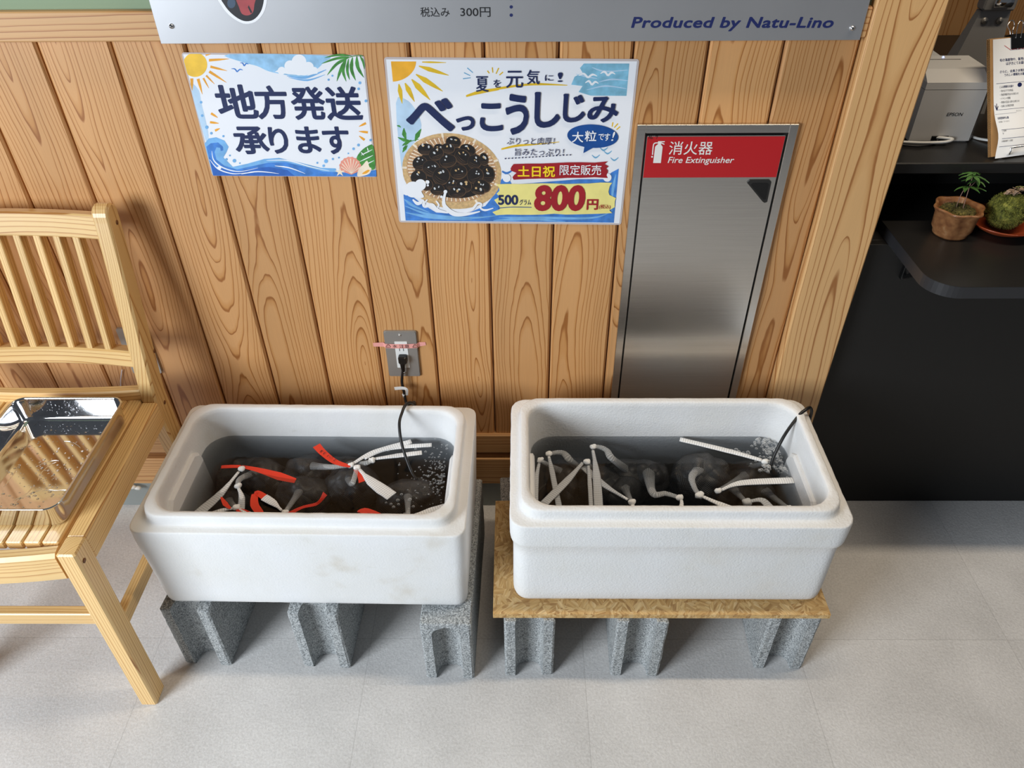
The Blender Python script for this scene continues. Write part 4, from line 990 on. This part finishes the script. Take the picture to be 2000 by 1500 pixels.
# ---------------------------------------------------------------- chair
ch = thing('wooden_chair', 'light pine slat-back chair at the left edge with a steel tray on its seat', 'chair', (-.96, -.33, 0))
WM = M['chair_wood']
def rect_sweep(mb, pts, w_, h_, up, bev=.003):
    pts = [Vector(p) for p in pts]; n = len(pts); SEED[0] += 1; k = SEED[0]*7.3; a, b, c = w_/2, h_/2, bev
    prof = [(-a+c, -b), (a-c, -b), (a, -b+c), (a, b-c), (a-c, b), (-a+c, b), (-a, b-c), (-a, -b+c)]
    V, G, F = [], [], []; dist = 0
    for i, p in enumerate(pts):
        t = (pts[min(i+1, n-1)]-pts[max(i-1, 0)]).normalized(); u = Vector(up); s = t.cross(u).normalized(); u = s.cross(t).normalized()
        if i: dist += (p-pts[i-1]).length
        for x, y in prof: V.append(p+s*x+u*y); G.append((dist+k, x+.05, y+.03))
    for i in range(n-1):
        for q in range(8):
            j = (q+1) % 8; F.append((i*8+q, i*8+j, i*8+8+j, i*8+8+q))
    F.append(tuple(range(7, -1, -1))); F.append(tuple(range((n-1)*8, n*8))); mb.add(V, F, 0, G)
def extr(mb, outline, x0, x1, bev=.003):
    """(y, z) outline extruded along x with chamfered rims"""
    n = len(outline); SEED[0] += 1; k = SEED[0]*7.3; area_ = sum(outline[i][0]*outline[(i+1) % n][1]-outline[(i+1) % n][0]*outline[i][1] for i in range(n)); sg = 1 if area_ > 0 else -1
    ins = []
    for i in range(n):
        a, b, c = Vector(outline[i-1]), Vector(outline[i]), Vector(outline[(i+1) % n])
        n1 = Vector((-(b-a).y, (b-a).x)).normalized(); n2 = Vector((-(c-b).y, (c-b).x)).normalized(); m_ = (n1+n2); m_ = m_/max(m_.dot(n1), .3)
        ins.append(b+m_*bev*sg)
    rings = [[(x0, p.x, p.y) for p in ins], [(x0+bev, *p) for p in outline], [(x1-bev, *p) for p in outline], [(x1, p.x, p.y) for p in ins]]
    V = [p for r in rings for p in r]; F = []
    for r in range(3):
        for i in range(n):
            j = (i+1) % n; F.append((r*n+i, r*n+j, r*n+n+j, r*n+n+i))
    F.append(tuple(range(n-1, -1, -1))); F.append(tuple(range(3*n, 4*n)))
    mb.add(V, F, 0, [(p[2]+k, p[0]+.05-x0, p[1]+.08) for p in V])
CXM = -.96
def yf(z): return -.150+(z-.48)*.191
def post_outline():
    R = .021; th = .044
    o = [(-.118, 0), (-.140, .30), (-.150, .42), (-.150, .48), (-.126, .60), (yf(.845), .845)]
    cy, cz = yf(.852)+R, .852
    for i in range(9):
        t = math.radians(170-160*i/8); o.append((cy+R*math.cos(t), cz+R*math.sin(t)))
    o += [(yf(.83)+th, .83), (yf(.60)+th+.004, .60), (-.102, .48), (-.100, .42), (-.096, .30), (-.072, 0)]
    return o
for x0, x1 in ((-.768, -.737), (CXM*2+.737, CXM*2+.768)):
    mb = MB(); extr(mb, post_outline(), x0, x1, .004); bp_ = mb.build('back_leg', WM, ch)
    if x0 > -.9:
        for y, z in ((-.056, .835), (-.090, .565), (-.122, .455)):
            mb = MB(); sweep(mb, [(-.738, y, z), (-.7366, y, z)], .0045, seg=14); mb.build('wood_plug', plain('dark_wood_plug', srgb(120, 76, 40), .6), bp_)
def bowed(z, th, hh, bow, y_off=0, name='rail', upv=None, zb=0):
    pts = []
    for i in range(15):
        t = i/14*2-1; x = CXM+t*.1975
        pts.append((x, yf(z)+y_off+th/2+bow*(1-t*t), z+zb*(1-t*t)))
    mb = MB(); rect_sweep(mb, pts, th, hh, upv or (0, .19, 1), .003); return mb.build(name, WM, ch)
bowed(.834, .026, .046, .016, .002, 'top_rail')
bowed(.568, .030, .036, .016, .004, 'lower_back_rail')
# slats
x = -.8135
while x > -1.16:
    t = (x-CXM)/.1975; b = .016*(1-t*t); mb = MB(); beam(mb, (x, yf(.582)+.018+b, .582), (x, yf(.815)+.015+b, .815), .0135, .022, (0, -1, .19), .0015, pith=(.05, .03)); mb.build('back_slat', WM, ch); x -= .0384
# seat
ZS = .48
for x0, x1, y1, n_ in ((-.767, -.735, -.1505, 0), (CXM*2+.735, CXM*2+.767, -.1505, 0)):
    mb = MB(); beam(mb, ((x0+x1)/2+.006*(1 if x0 > -.9 else -1), -.5, ZS-.03), ((x0+x1)/2, y1+.001, ZS-.03), x1-x0, .058, bev=.003, pith=(.04, .04)); mb.build('side_rail', WM, ch)
x = -.769
while x-.029 > CXM*2+.768:
    mb = MB(); beam(mb, (x-.0142, -.512, ZS-.010), (x-.0142, -.125, ZS-.010), .0285, .018, bev=.002, pith=(random.uniform(-.05, .05), .03)); mb.build('seat_slat', WM, ch); x -= .0312
pts = [(CXM+t*.194, -.525-.014*(1-t*t), ZS-.036) for t in [i/10*2-1 for i in range(11)]]
mb = MB(); rect_sweep(mb, pts, .028, .066, (0, 0, 1), .006); mb.build('front_rail', WM, ch)
pts = [(CXM+t*.192, -.132-.006*(1-t*t), ZS+.006-.004*(1-t*t)) for t in [i/10*2-1 for i in range(11)]]
mb = MB(); rect_sweep(mb, pts, .022, .036, (0, 0, 1), .003); mb.build('rear_rail', WM, ch)
for xa, xb in (((-.768, -.735), (-.760, -.727)), ((CXM*2+.735, CXM*2+.768), (CXM*2+.727, CXM*2+.760))):
    mb = MB(); beam(mb, (sum(xa)/2, -.520, 0), (sum(xb)/2, -.520, ZS+.001), .033, .043, (0, -1, 0), .003, pith=(.05, .05)); fl = mb.build('front_leg', WM, ch)
    if xa[0] > -.9:
        mb = MB(); xq = -.7275; sweep(mb, [(xq-.001, -.528, .452), (xq+.0008, -.528, .452)], .0045, seg=14); mb.build('wood_plug', plain('dark_wood_plug_front', srgb(120, 76, 40), .6), fl)
mb = MB(); beam(mb, (CXM*2+.752, -.511, .270), (-.752, -.511, .270), .020, .031, bev=.002, pith=(.04, .05)); mb.build('stretcher', WM, ch)
for x in (-.750, CXM*2+.750):
    mb = MB(); beam(mb, (x, -.50, .232), (x, -.118, .232), .020, .030, bev=.002, pith=(.04, .05)); mb.build('stretcher', WM, ch)

# tray
TC = Vector((-.874, -.341, ZS+.0006)); TA, TB = .110, .146
mb = MB(); prof = [(0, .0155), (.001, .0115), (.003, .0085), (.008, .0065), (.046, .0035), (.0478, .002), (.0492, .0003), (.0505, .0), (.0515, .0013), (.0512, .0028), (.0495, .0042), (.046, .0048), (.0085, .0076), (.004, .0098), (.0018, .0125), (.0010, .0165)]
def tr_ring(z, ins): return [(TC.x+x, TC.y+y, TC.z+z) for x, y in rrect(TA-ins, TB-ins, .026-min(ins, .012)*.9, 8)]
loft(mb, [tr_ring(z, i) for z, i in prof], 0, True, True, False)
mb.add(tr_ring(*prof[-1]), [tuple(range(len(rrect(1, 1, .1, 8))))])
tray = tag(mb.build('steel_tray', M['tray_steel'], None, tuple(TC)), 'shiny stainless steel tray with water drops, on the chair seat', 'tray')
mb = MB(); random.seed(31)
for i in range(260):
    if random.random() < .55: x, y = random.gauss(.02, .05), random.gauss(-.03, .06)
    else: x, y = random.uniform(-.09, .09), random.uniform(-.125, .125)
    if abs(x) > .092 or abs(y) > .128: continue
    r = random.choice((.0007, .0009, .0012, .0016, .0022)); ball(mb, (TC.x+x, TC.y+y, TC.z+.0009), r*random.uniform(1, 1.8), r, r*.55, 8, 5, half=True)
for i in range(60):
    x = random.uniform(-.085, .085); z = random.uniform(.014, .044); r = random.choice((.0006, .0009, .0013)); ball(mb, (TC.x+x, TC.y+TB-.0075+(z-.01)*.075, TC.z+z), r, r*.6, r*1.2, 7, 6)
for i in range(7):
    a = random.uniform(0, 3.1); c = Vector((TC.x+random.uniform(-.06, .06), TC.y+random.uniform(-.10, .06), TC.z+.0008)); P = [c]
    for k in range(5): a += random.uniform(-.5, .5); P.append(P[-1]+Vector((math.cos(a), math.sin(a), 0))*random.uniform(.006, .014))
    sweep(mb, cmr(P, 4), [.0004, .0016, .0010, .0018, .0004], [.0003, .0009, .0006, .001, .0003], seg=6)
tag(mb.build('water_drops', M['drop']), 'clear water drops scattered inside the steel tray', 'water drops', kind='stuff')

# ---------------------------------------------------------------- concrete blocks
def block(FL, FR, label, closed=False):
    FL, FR = Vector((*FL, 0)), Vector((*FR, 0)); d = (FR-FL).normalized(); e = Vector((-d.y, d.x, 0)); o = (FL+FR)/2
    hw, L, H = .050, .39, .195; gw, gd = .0285, .031
    def outline(g, wmul=1.0):
        P = [(-hw, 0)]; w_ = gw*wmul
        arc = []
        for i in range(13):
            t = math.pi*i/12; s = math.copysign(abs(math.cos(t))**.72, math.cos(t)); arc.append((-w_*s, gd*g*(math.sin(t)**.72)))
        P += [(-hw*.76 if False else -hw+.004, 0)]+arc+[(hw-.004, 0), (hw, 0)]
        P[0] = (-hw, .003); P[-1] = (hw, .003)
        P += [(hw, L*.25), (hw, L*.5), (hw, L*.75), (hw, L-.003), (hw-.004, L)]
        P += [(-x, L-y) for x, y in arc]+[(-hw+.004, L), (-hw, L-.003), (-hw, L*.75), (-hw, L*.5), (-hw, L*.25)]
        return P
    rings = []
    zs = [0, .003]+[i*.013 for i in range(1, 15)]+[H-.003, H]
    if closed: zs = sorted(set(zs+[.15+i*.0025 for i in range(14)]))
    for z in zs:
        g, wm = 1.0, 1.0
        if closed:
            if z > .182: g = 0.02; wm = .5
            elif z > .155: wm = math.sqrt(max(.02, 1-((z-.155)/.028)**2))
        ins = .0025 if z in (0, H) else 0
        R = []
        for x, y in outline(g, wm):
            x2 = x*(1-ins/hw); y2 = ins+(y)*(1-2*ins/L)
            q = o+d*x2+e*y2+Vector((0, 0, z)); nz = mnoise.noise(q*150)*.0009+mnoise.noise(q*40)*.0004
            if 0 < z < H: q = q+d*(nz*(1 if x > 0 else -1))+e*(nz*(-1 if y < L/2 else 1))
            R.append(q)
        rings.append(R)
    mb = MB(); loft(mb, rings, 0, False)
    return tag(mb.build('concrete_block', M['concrete'], None, tuple(o)), label, 'concrete block', 'concrete blocks under the foam boxes')
block((-.709, -.447), (-.608, -.454), 'concrete block nearest the chair leg, under the left end of the left foam box')
block((-.453, -.455), (-.354, -.459), 'concrete block under the middle of the left foam box')
block((-.189, -.480), (-.091, -.482), "concrete block with closed arched end under the left foam box's right end", True)
block((-.026, -.476), (.075, -.472), 'concrete block under the left end of the chipboard')
block((.194, -.474), (.294, -.476), 'concrete block under the middle of the chipboard')
block((.495, -.456), (.599, -.459), 'concrete block under the right end of the chipboard')
# chipboard
mb = MB(); V = [(-.047, -.465), (.606, -.465), (.604, -.150), (-.049, -.172)]
loft(mb, [[(x*1, y, z) for x, y in V] for z in (.195, .2068)], 0, False)
tag(mb.build('chipboard_sheet', M['osb'], None, (.28, -.31, .195)), 'strand chipboard lying on three concrete blocks under the right foam box', 'board')

# ---------------------------------------------------------------- foam boxes
WZ = .365
def foam_box(name, label, c, rot, z0, a, b, H, seam, mat, dz_wall):
    R = Matrix.Rotation(math.radians(rot), 3, 'Z'); c = Vector((*c, z0))
    sh = H-.0215
    prof = [(0, .0165, .022), (.0015, .0115, .025), (.005, .0080, .028), (.012, .0062, .03), (.03, .0055, .03)]
    if seam:
        prof += [(seam-.03, .0062, .03), (seam-.002, .0056, .03), (seam, .0040, .03), (seam+.003, .0018, .03), (seam+.012, .0006, .03)]
    else: prof += [(.08, .004, .03), (.15, .0015, .03)]
    prof += [(sh-.03, .0, .03), (sh-.0045, .0, .03), (sh-.0012, .0003, .03), (sh-.0002, .0012, .03), (sh, .0030, .03), (sh+.0002, .0105, .034), (sh+.0005, .0155, .038), (sh+.003, .0178, .04), (sh+.012, .0188, .04), (H-.004, .0195, .04), (H-.001, .0205, .041), (H, .0225, .042), (H, .029, .045), (H-.0005, .0335, .046), (H-.003, .0355, .047), (H-.012, .0365, .048), (H*.6, .041, .05), (H*.35, .0445, .05), (.045, .048, .05), (.035, .053, .05), (.031, .062, .05)]
    random.seed(hash_(name+label)); rings = []
    chips = [(random.uniform(0, 6.283), random.uniform(.002, .006)) for _ in range(26)]
    for zi, (z, ins, r) in enumerate(prof):
        rough = .0009 if z > sh-.008 else .0004
        ring = []
        for k, (x, y) in enumerate(rrect(a-ins, b-ins, r*(1 if r > .0305 or seam else .72))):
            q = Vector((x, y, z)); nn = Vector((x, y, 0)).normalized(); w_ = mnoise.noise(Vector((x*70+zi*.4, y*70, z*60)))
            w2 = mnoise.noise(Vector((x*160, y*160, zi*1.7)))
            q += nn*(w_*rough+w2*rough*.6)
            if abs(z-H) < .0035 or abs(z-sh) < .003: q.z += min(0, w2*.0022+.0004)
            ring.append(c+R@q)
        rings.append(ring)
    root = thing(name, label, 'foam box', tuple(c), 'foam fish boxes full of water')
    mb = MB(); loft(mb, rings, 0, True); shell = mb.build('box_shell', mat, root)
    # raised pads on the inner end walls
    for sx in (-1, 1):
        mb = MB(); ix = a-.0415; P = []
        zt = .400-z0; y0, y1 = -.105, .065
        def padring(d, g):
            out = []
            for yy, zz in ((y0+g, .05), (y1-g, .05), (y1-g, zt-.03), (y1-g-.006, zt-.012-g), (y1-g-.022, zt-g), (y0+g+.022, zt-g), (y0+g+.006, zt-.012-g), (y0+g, zt-.03)):
                xw = a-.0365-(H-zz)/H*.013
                out.append(c+R@Vector((sx*(xw-d), yy, zz)))
            return out
        loft(mb, [padring(-.004, 0), padring(.005, 0), padring(.008, .004)], 0, False, False, True); mb.build('inner_pad', mat, root)
    # the water it holds
    zs = [.0335, .05, .09, WZ-z0]; wr = []
    for z in zs:
        ins = .0535 if z < .04 else .048-(z-.045)/(H*.35-.045)*.0035 if z < H*.35 else .0445-(z-H*.35)/(H*.25)*.0035
        wr.append([c+R@Vector((x, y, z)) for x, y in rrect(a-ins-.0010, b-ins-.0010, .049)])
    mb = MB(); loft(mb, wr, 0, False)
    return root, mb, c
def hash_(s): return sum(ord(q)*(i+3) for i, q in enumerate(s)) % 9973
LB, lw_, LC = foam_box('foam_box', "left white foam box with red-taped net bags, resting directly on concrete blocks", (-.3965, -.2668), -.85, .1952, .3065, .1765, .2435, 0, M['foam_old'], 0)
RB, rw_, RC = foam_box('foam_box', "right white foam box standing on the chipboard, holding untaped net bags", (.2955, -.2650), -.1, .2070, .3085, .1760, .2485, .166, M['foam_new'], 0)
tag(lw_.build('water', M['water'], None, tuple(LC)), 'dark water filling the left foam box', 'water', kind='stuff')
tag(rw_.build('water', M['water'], None, tuple(RC)), 'dark water filling the right foam box', 'water', kind='stuff')

# bags of clams --------------------------------------------------------------------------------------
def wl(px, py, dz=0.0): return at(px, py, 2, WZ+dz)
def bag(label, group, body, rad, rotz, knot, tails=(), tapes=(), kz=.002, kr=.0062, neck=None, bz=.282, writing=None):
    bp = at(body[0], body[1], 2, bz); kp = wl(*knot, kz)
    x0, x1 = (-.648, -.146) if bp.x < 0 else (.044, .548)      # keep the bag inside its box
    rx, ry = max(rad[0], rad[1]*.9)*1.06, max(rad[1], rad[0]*.8)*1.06
    bp.x = min(max(bp.x, x0+rx), x1-rx); bp.y = min(max(bp.y, -.392+ry), -.138-ry); bp.z = max(bp.z, .2395+rad[2]*1.06)
    t = thing('net_bag_of_clams', label, 'net bag', tuple(bp), group)
    R = Matrix.Rotation(math.radians(rotz), 4, 'Z')
    mb = MB(); ball(mb, bp, rad[0], rad[1], rad[2], 48, 30, lump=.15, freq=42, rot=R); mb.build('net_body', M['net'], t)
    n0 = bp+Vector((0, 0, rad[2]*.72)); dirv = (kp-n0)
    npts = [n0]+[wl(*q) for q in (neck or [])]+[kp]
    mb = MB(); sweep(mb, cmr(npts, 8), [.015, .0085, .006, .005, .0042], [.008, .006, .005, .004, .0034], seg=16, jit=.05, cap=False); mb.build('neck', M['neck'], t)
    mb = MB(); ball(mb, kp, kr*1.15, kr, kr*.9, 14, 10, lump=.35, freq=170); ball(mb, kp+Vector((kr*.5, kr*.3, kr*.25)), kr*.75, kr*.7, kr*.6, 12, 8, lump=.3, freq=200); mb.build('knot', M['knot'], t)
    for tl in tails:
        pts, w0, w1, z0, z1 = tl; n = len(pts)
        P = [wl(*p, z0+(z1-z0)*(i/(max(n-1, 1)))) for i, p in enumerate(pts)]
        mb = MB(); sweep(mb, cmr(P, 8), [w0/2, w0*.6, (w0+w1)/3.2, w1/2, w1/2], [.0022, .0024, .0020, .0018, .0016], seg=12, jit=.04); mb.build('tail', M['strap'], t)
    for tpp in tapes:
        pts, ws, sides, z0, z1 = tpp; n = len(pts)
        P = [wl(*p, z0+(z1-z0)*(i/(max(n-1, 1)))) for i, p in enumerate(pts)]
        mb = MB(); ribbon(mb, cmr(P, 8), ws, .0006, side=sides); tq = mb.build('tape_tag', M['red_tape'], t)
        tq['label'] = 'red tape tag'
    return t
GL, GRr = 'red-tagged net bags in the left box', 'net bags in the right box'
F_ = (0, .9, .3); UPD = (0, .35, 1)
bag("net bag nearest the left box's left wall, long red tape and long white tail", GL, (450, 935), (.060, .050, .050), 20, (471, 916),
    [([(466, 922), (430, 965), (385, 1004)], .006, .022, 0.0, -.004)], [([(470, 911), (452, 911), (432, 912)], [.006, .007, .007], F_, .003, .002), ([(472, 911), (505, 918), (545, 930), (577, 939)], [.005, .010, .017, .010], F_, .003, -.001)])
bag("net bag in the left box with a plain white knot and no tape", GL, (520, 950), (.058, .050, .052), -15, (465, 949),
    [([(466, 954), (472, 972), (470, 1003)], .006, .014, .001, -.004)], neck=[(470, 935)])
bag("net bag tied with a small red bow at the left box's front left", GL, (430, 1003), (.052, .034, .048), 10, (461, 991),
    [([(455, 993), (432, 997), (405, 1006)], .006, .010, 0, -.003), ([(467, 994), (485, 1003), (505, 1014)], .006, .012, 0, -.002)],
    [([(450, 993), (440, 984), (432, 971)], [.004, .010, .003], (1, .3, 0), .004, .006), ([(462, 995), (478, 1000), (490, 1006)], [.006, .010, .009], F_, .001, 0)])
bag("net bag at the left box's front edge with S-curled tape and red streamer", GL, (600, 985), (.062, .045, .054), 0, (556, 1002),
    [([(550, 997), (535, 983), (516, 971)], .005, .017, .003, .006)],
    [([(560, 1006), (590, 991), (620, 983), (635, 964)], [.008, .005, .006, .011], [(0, .6, .8), (0, .8, .5), (.3, .5, .8), (-.6, .2, .8)], .004, .014), ([(517, 971), (500, 963), (497, 985), (508, 1004), (492, 1003)], [.014, .012, .016, .014, .006], [(.6, .8, 0), (0, 1, 0), (1, 0, 0), (.6, .6, 0), (0, 1, 0)], .006, .001)])
BAG_E = bag("net bag left of the central cluster knot, red handwritten tape standing up", GL, (618, 915), (.062, .052, .056), 10, (685, 909),
    [([(690, 905), (730, 883), (803, 862)], .007, .013, .003, .002)], [([(684, 911), (655, 902), (632, 885), (618, 870)], [.006, .012, .015, .017], [(0, 1, .2), (.5, .8, .1), (.75, .6, 0), (.8, .5, 0)], .005, .015)], neck=[(645, 912)])
bag("net bag in front of the central cluster knot, with a broad white tail", GL, (690, 968), (.062, .050, .056), 0, (697, 914),
    [([(702, 917), (725, 940), (765, 969)], .007, .026, .002, .001)], [([(693, 917), (702, 928), (708, 941)], [.006, .009, .016], (1, .3, 0), .002, 0)], neck=[(688, 945)])
bag("net bag behind the central cluster knot, pale tails reaching under the black cord", GL, (690, 884), (.050, .040, .050), 0, (726, 899),
    [([(733, 896), (775, 890), (824, 884)], .007, .013, .002, 0), ([(712, 896), (760, 876), (843, 869)], .006, .012, .001, 0)], neck=[(712, 905)])
BAG_F = bag("net bag in the left box's front right corner with flat handwritten red tape", GL, (800, 985), (.070, .045, .056), 12, (797, 1011),
    [([(803, 1009), (840, 998), (878, 988)], .008, .018, .003, .004)], [([(702, 1014), (712, 1003), (745, 1012)], [.012, .028, .018], [(.3, 1, 0), (.1, 1, 0), (0, 1, 0)], .006, .002)], bz=.295)
def tag_writing(bagobj, st, p0, p1, h, z, mirror=False):
    tq = [c for c in bagobj.children if c.name.startswith('tape_tag')][0]
    a = wl(*p0, z); b = wl(*p1, z); u_ = (b-a); L = u_.length; u_.normalize(); v_ = Vector((-u_.y, u_.x, 0))
    mb = MB(); put_text(mb, st, 0, L, -h/2, h/2, lambda u, v: a+u_*u+v_*v); mb.build('handwriting', M['ink'], tq)
tag_writing(BAG_E, '2 ⊙1 3.5', (656, 900), (626, 880), .006, .0138)
tag_writing(BAG_F, '7分00g 株', (748, 1009), (717, 1003), .007, .0085)
bag("net bag touching the right box's left wall, narrow tail straight to the front", GRr, (1062, 955), (.036, .060, .050), 0, (1055, 899),
    [([(1053, 905), (1047, 940), (1046, 996)], .006, .011, -.003, -.010)])
bag("net bag in the right box whose neck arches right from its knot", GRr, (1125, 905), (.056, .045, .048), 15, (1072, 887),
    [([(1072, 892), (1078, 920), (1094, 1000)], .006, .012, -.001, -.016)], neck=[(1112, 897), (1100, 885), (1085, 884)], kz=0)
bag("net bag with a wide tail slanting to the right box's front left corner", GRr, (1165, 960), (.060, .050, .050), -10, (1146, 902),
    [([(1138, 904), (1110, 936), (1062, 984)], .007, .017, -.003, -.007), ([(1149, 910), (1152, 945), (1155, 1000)], .006, .009, -.004, -.010)])
bag("net bag knotted nearest the right box's rear wall, wide tail straight to the front", GRr, (1215, 905), (.060, .045, .046), 0, (1158, 873),
    [([(1158, 880), (1165, 925), (1169, 990)], .007, .018, -.002, -.006)], neck=[(1195, 895), (1185, 880), (1170, 873)], bz=.27)
bag("net bag at the right box's front edge with a short stub tail", GRr, (1215, 975), (.050, .036, .046), 30, (1234, 981),
    [([(1236, 986), (1235, 1005)], .007, .010, .002, .002), ([(1226, 976), (1180, 947), (1140, 912)], .006, .016, -.001, -.012)])
bag("net bag in the right box whose tail curls like a hook at the front", GRr, (1262, 945), (.052, .040, .048), 0, (1327, 972),
    [([(1331, 977), (1330, 990), (1316, 1003)], .006, .008, .002, 0)], neck=[(1275, 963), (1300, 964)])
bag("large net bag in the middle of the right box with the brightest knot", GRr, (1355, 912), (.066, .060, .060), 0, (1366, 967),
    [([(1373, 970), (1410, 986), (1458, 1002)], .007, .013, .002, -.002)], neck=[(1352, 930), (1356, 952)], kr=.0075)
bag("net bag with a wide striped tail pointing at the right box's right wall", GRr, (1470, 955), (.055, .045, .045), 0, (1402, 959),
    [([(1409, 957), (1450, 943), (1552, 938)], .006, .017, .002, .002)], kz=0, bz=.272)
bag("sunken net bag with a blurred pale knot and tail bending to the front", GRr, (1420, 985), (.045, .032, .045), 0, (1458, 981),
    [([(1465, 979), (1490, 978), (1512, 1003)], .007, .018, -.006, -.006)], kz=-.008, kr=.008, bz=.268)
bag("net bag in the right box's front right corner, only knot and tail showing", GRr, (1540, 985), (.034, .034, .040), 0, (1540, 993),
    [([(1548, 994), (1575, 998)], .007, .009, -.004, -.003)], kz=-.004, bz=.268)
bag("net bag beside the air hose with a long straight ladder-striped tail", GRr, (1450, 905), (.048, .036, .044), 0, (1494, 902),
    [([(1488, 899), (1420, 880), (1328, 858)], .009, .013, .001, .003)], kz=.001, bz=.272)

# air hose in the right box
mb = MB(); H_ = [(.610, -.12, .21), (.609, -.135, .30), (.6085, -.140, .40), (.6082, -.1405, .432), (.6065, -.141, .447), (.600, -.142, .4565), at(1574, 800, 2, .4600), at(1560, 812, 2, .452), at(1533, 849, 2, .425), at(1512, 890, 2, .385), at(1506, 910, 2, .364), at(1503, 918, 2, .35)]
sweep(mb, cmr(H_, 10), .0034, seg=10)
tag(mb.build('air_hose', M['black']), 'black air hose hooked over the right rim of the right foam box into the bubbles', 'hose')
# bubbles
def bubbles(label, specs, seed):
    random.seed(seed); mb = MB()
    for cx, cy, sx, sy, n, r0, r1 in specs:
        for i in range(n):
            px, py = cx+random.gauss(0, sx), cy+random.gauss(0, sy); r = random.uniform(r0, r1)
            p = wl(px, py, .0001)
            ok = (-.652 < p.x < -.147 or .040 < p.x < .548) and -.392 < p.y < -.135
            if not ok: continue
            ball(mb, p, r, r, r*.8, 10, 5, half=True)
    return tag(mb.build('air_bubbles', M['bubble']), label, 'bubbles', kind='stuff')
bubbles('cluster of air bubbles on the water by the cord in the left foam box', [(862, 925, 16, 22, 150, .0008, .0024), (840, 940, 28, 26, 50, .0008, .002), (878, 866, 5, 6, 6, .002, .006), (868, 975, 10, 18, 40, .0008, .002), (780, 990, 30, 12, 10, .002, .0045), (790, 885, 30, 20, 14, .0012, .003)], 3)
bubbles('cluster of air bubbles around the hose in the right foam box', [(1512, 882, 18, 15, 260, .0012, .0034), (1538, 905, 13, 14, 110, .001, .003), (1488, 862, 10, 5, 16, .0022, .0048), (1450, 884, 10, 4, 6, .003, .005), (1490, 912, 8, 6, 14, .002, .005), (1540, 918, 7, 5, 12, .002, .005)], 4)
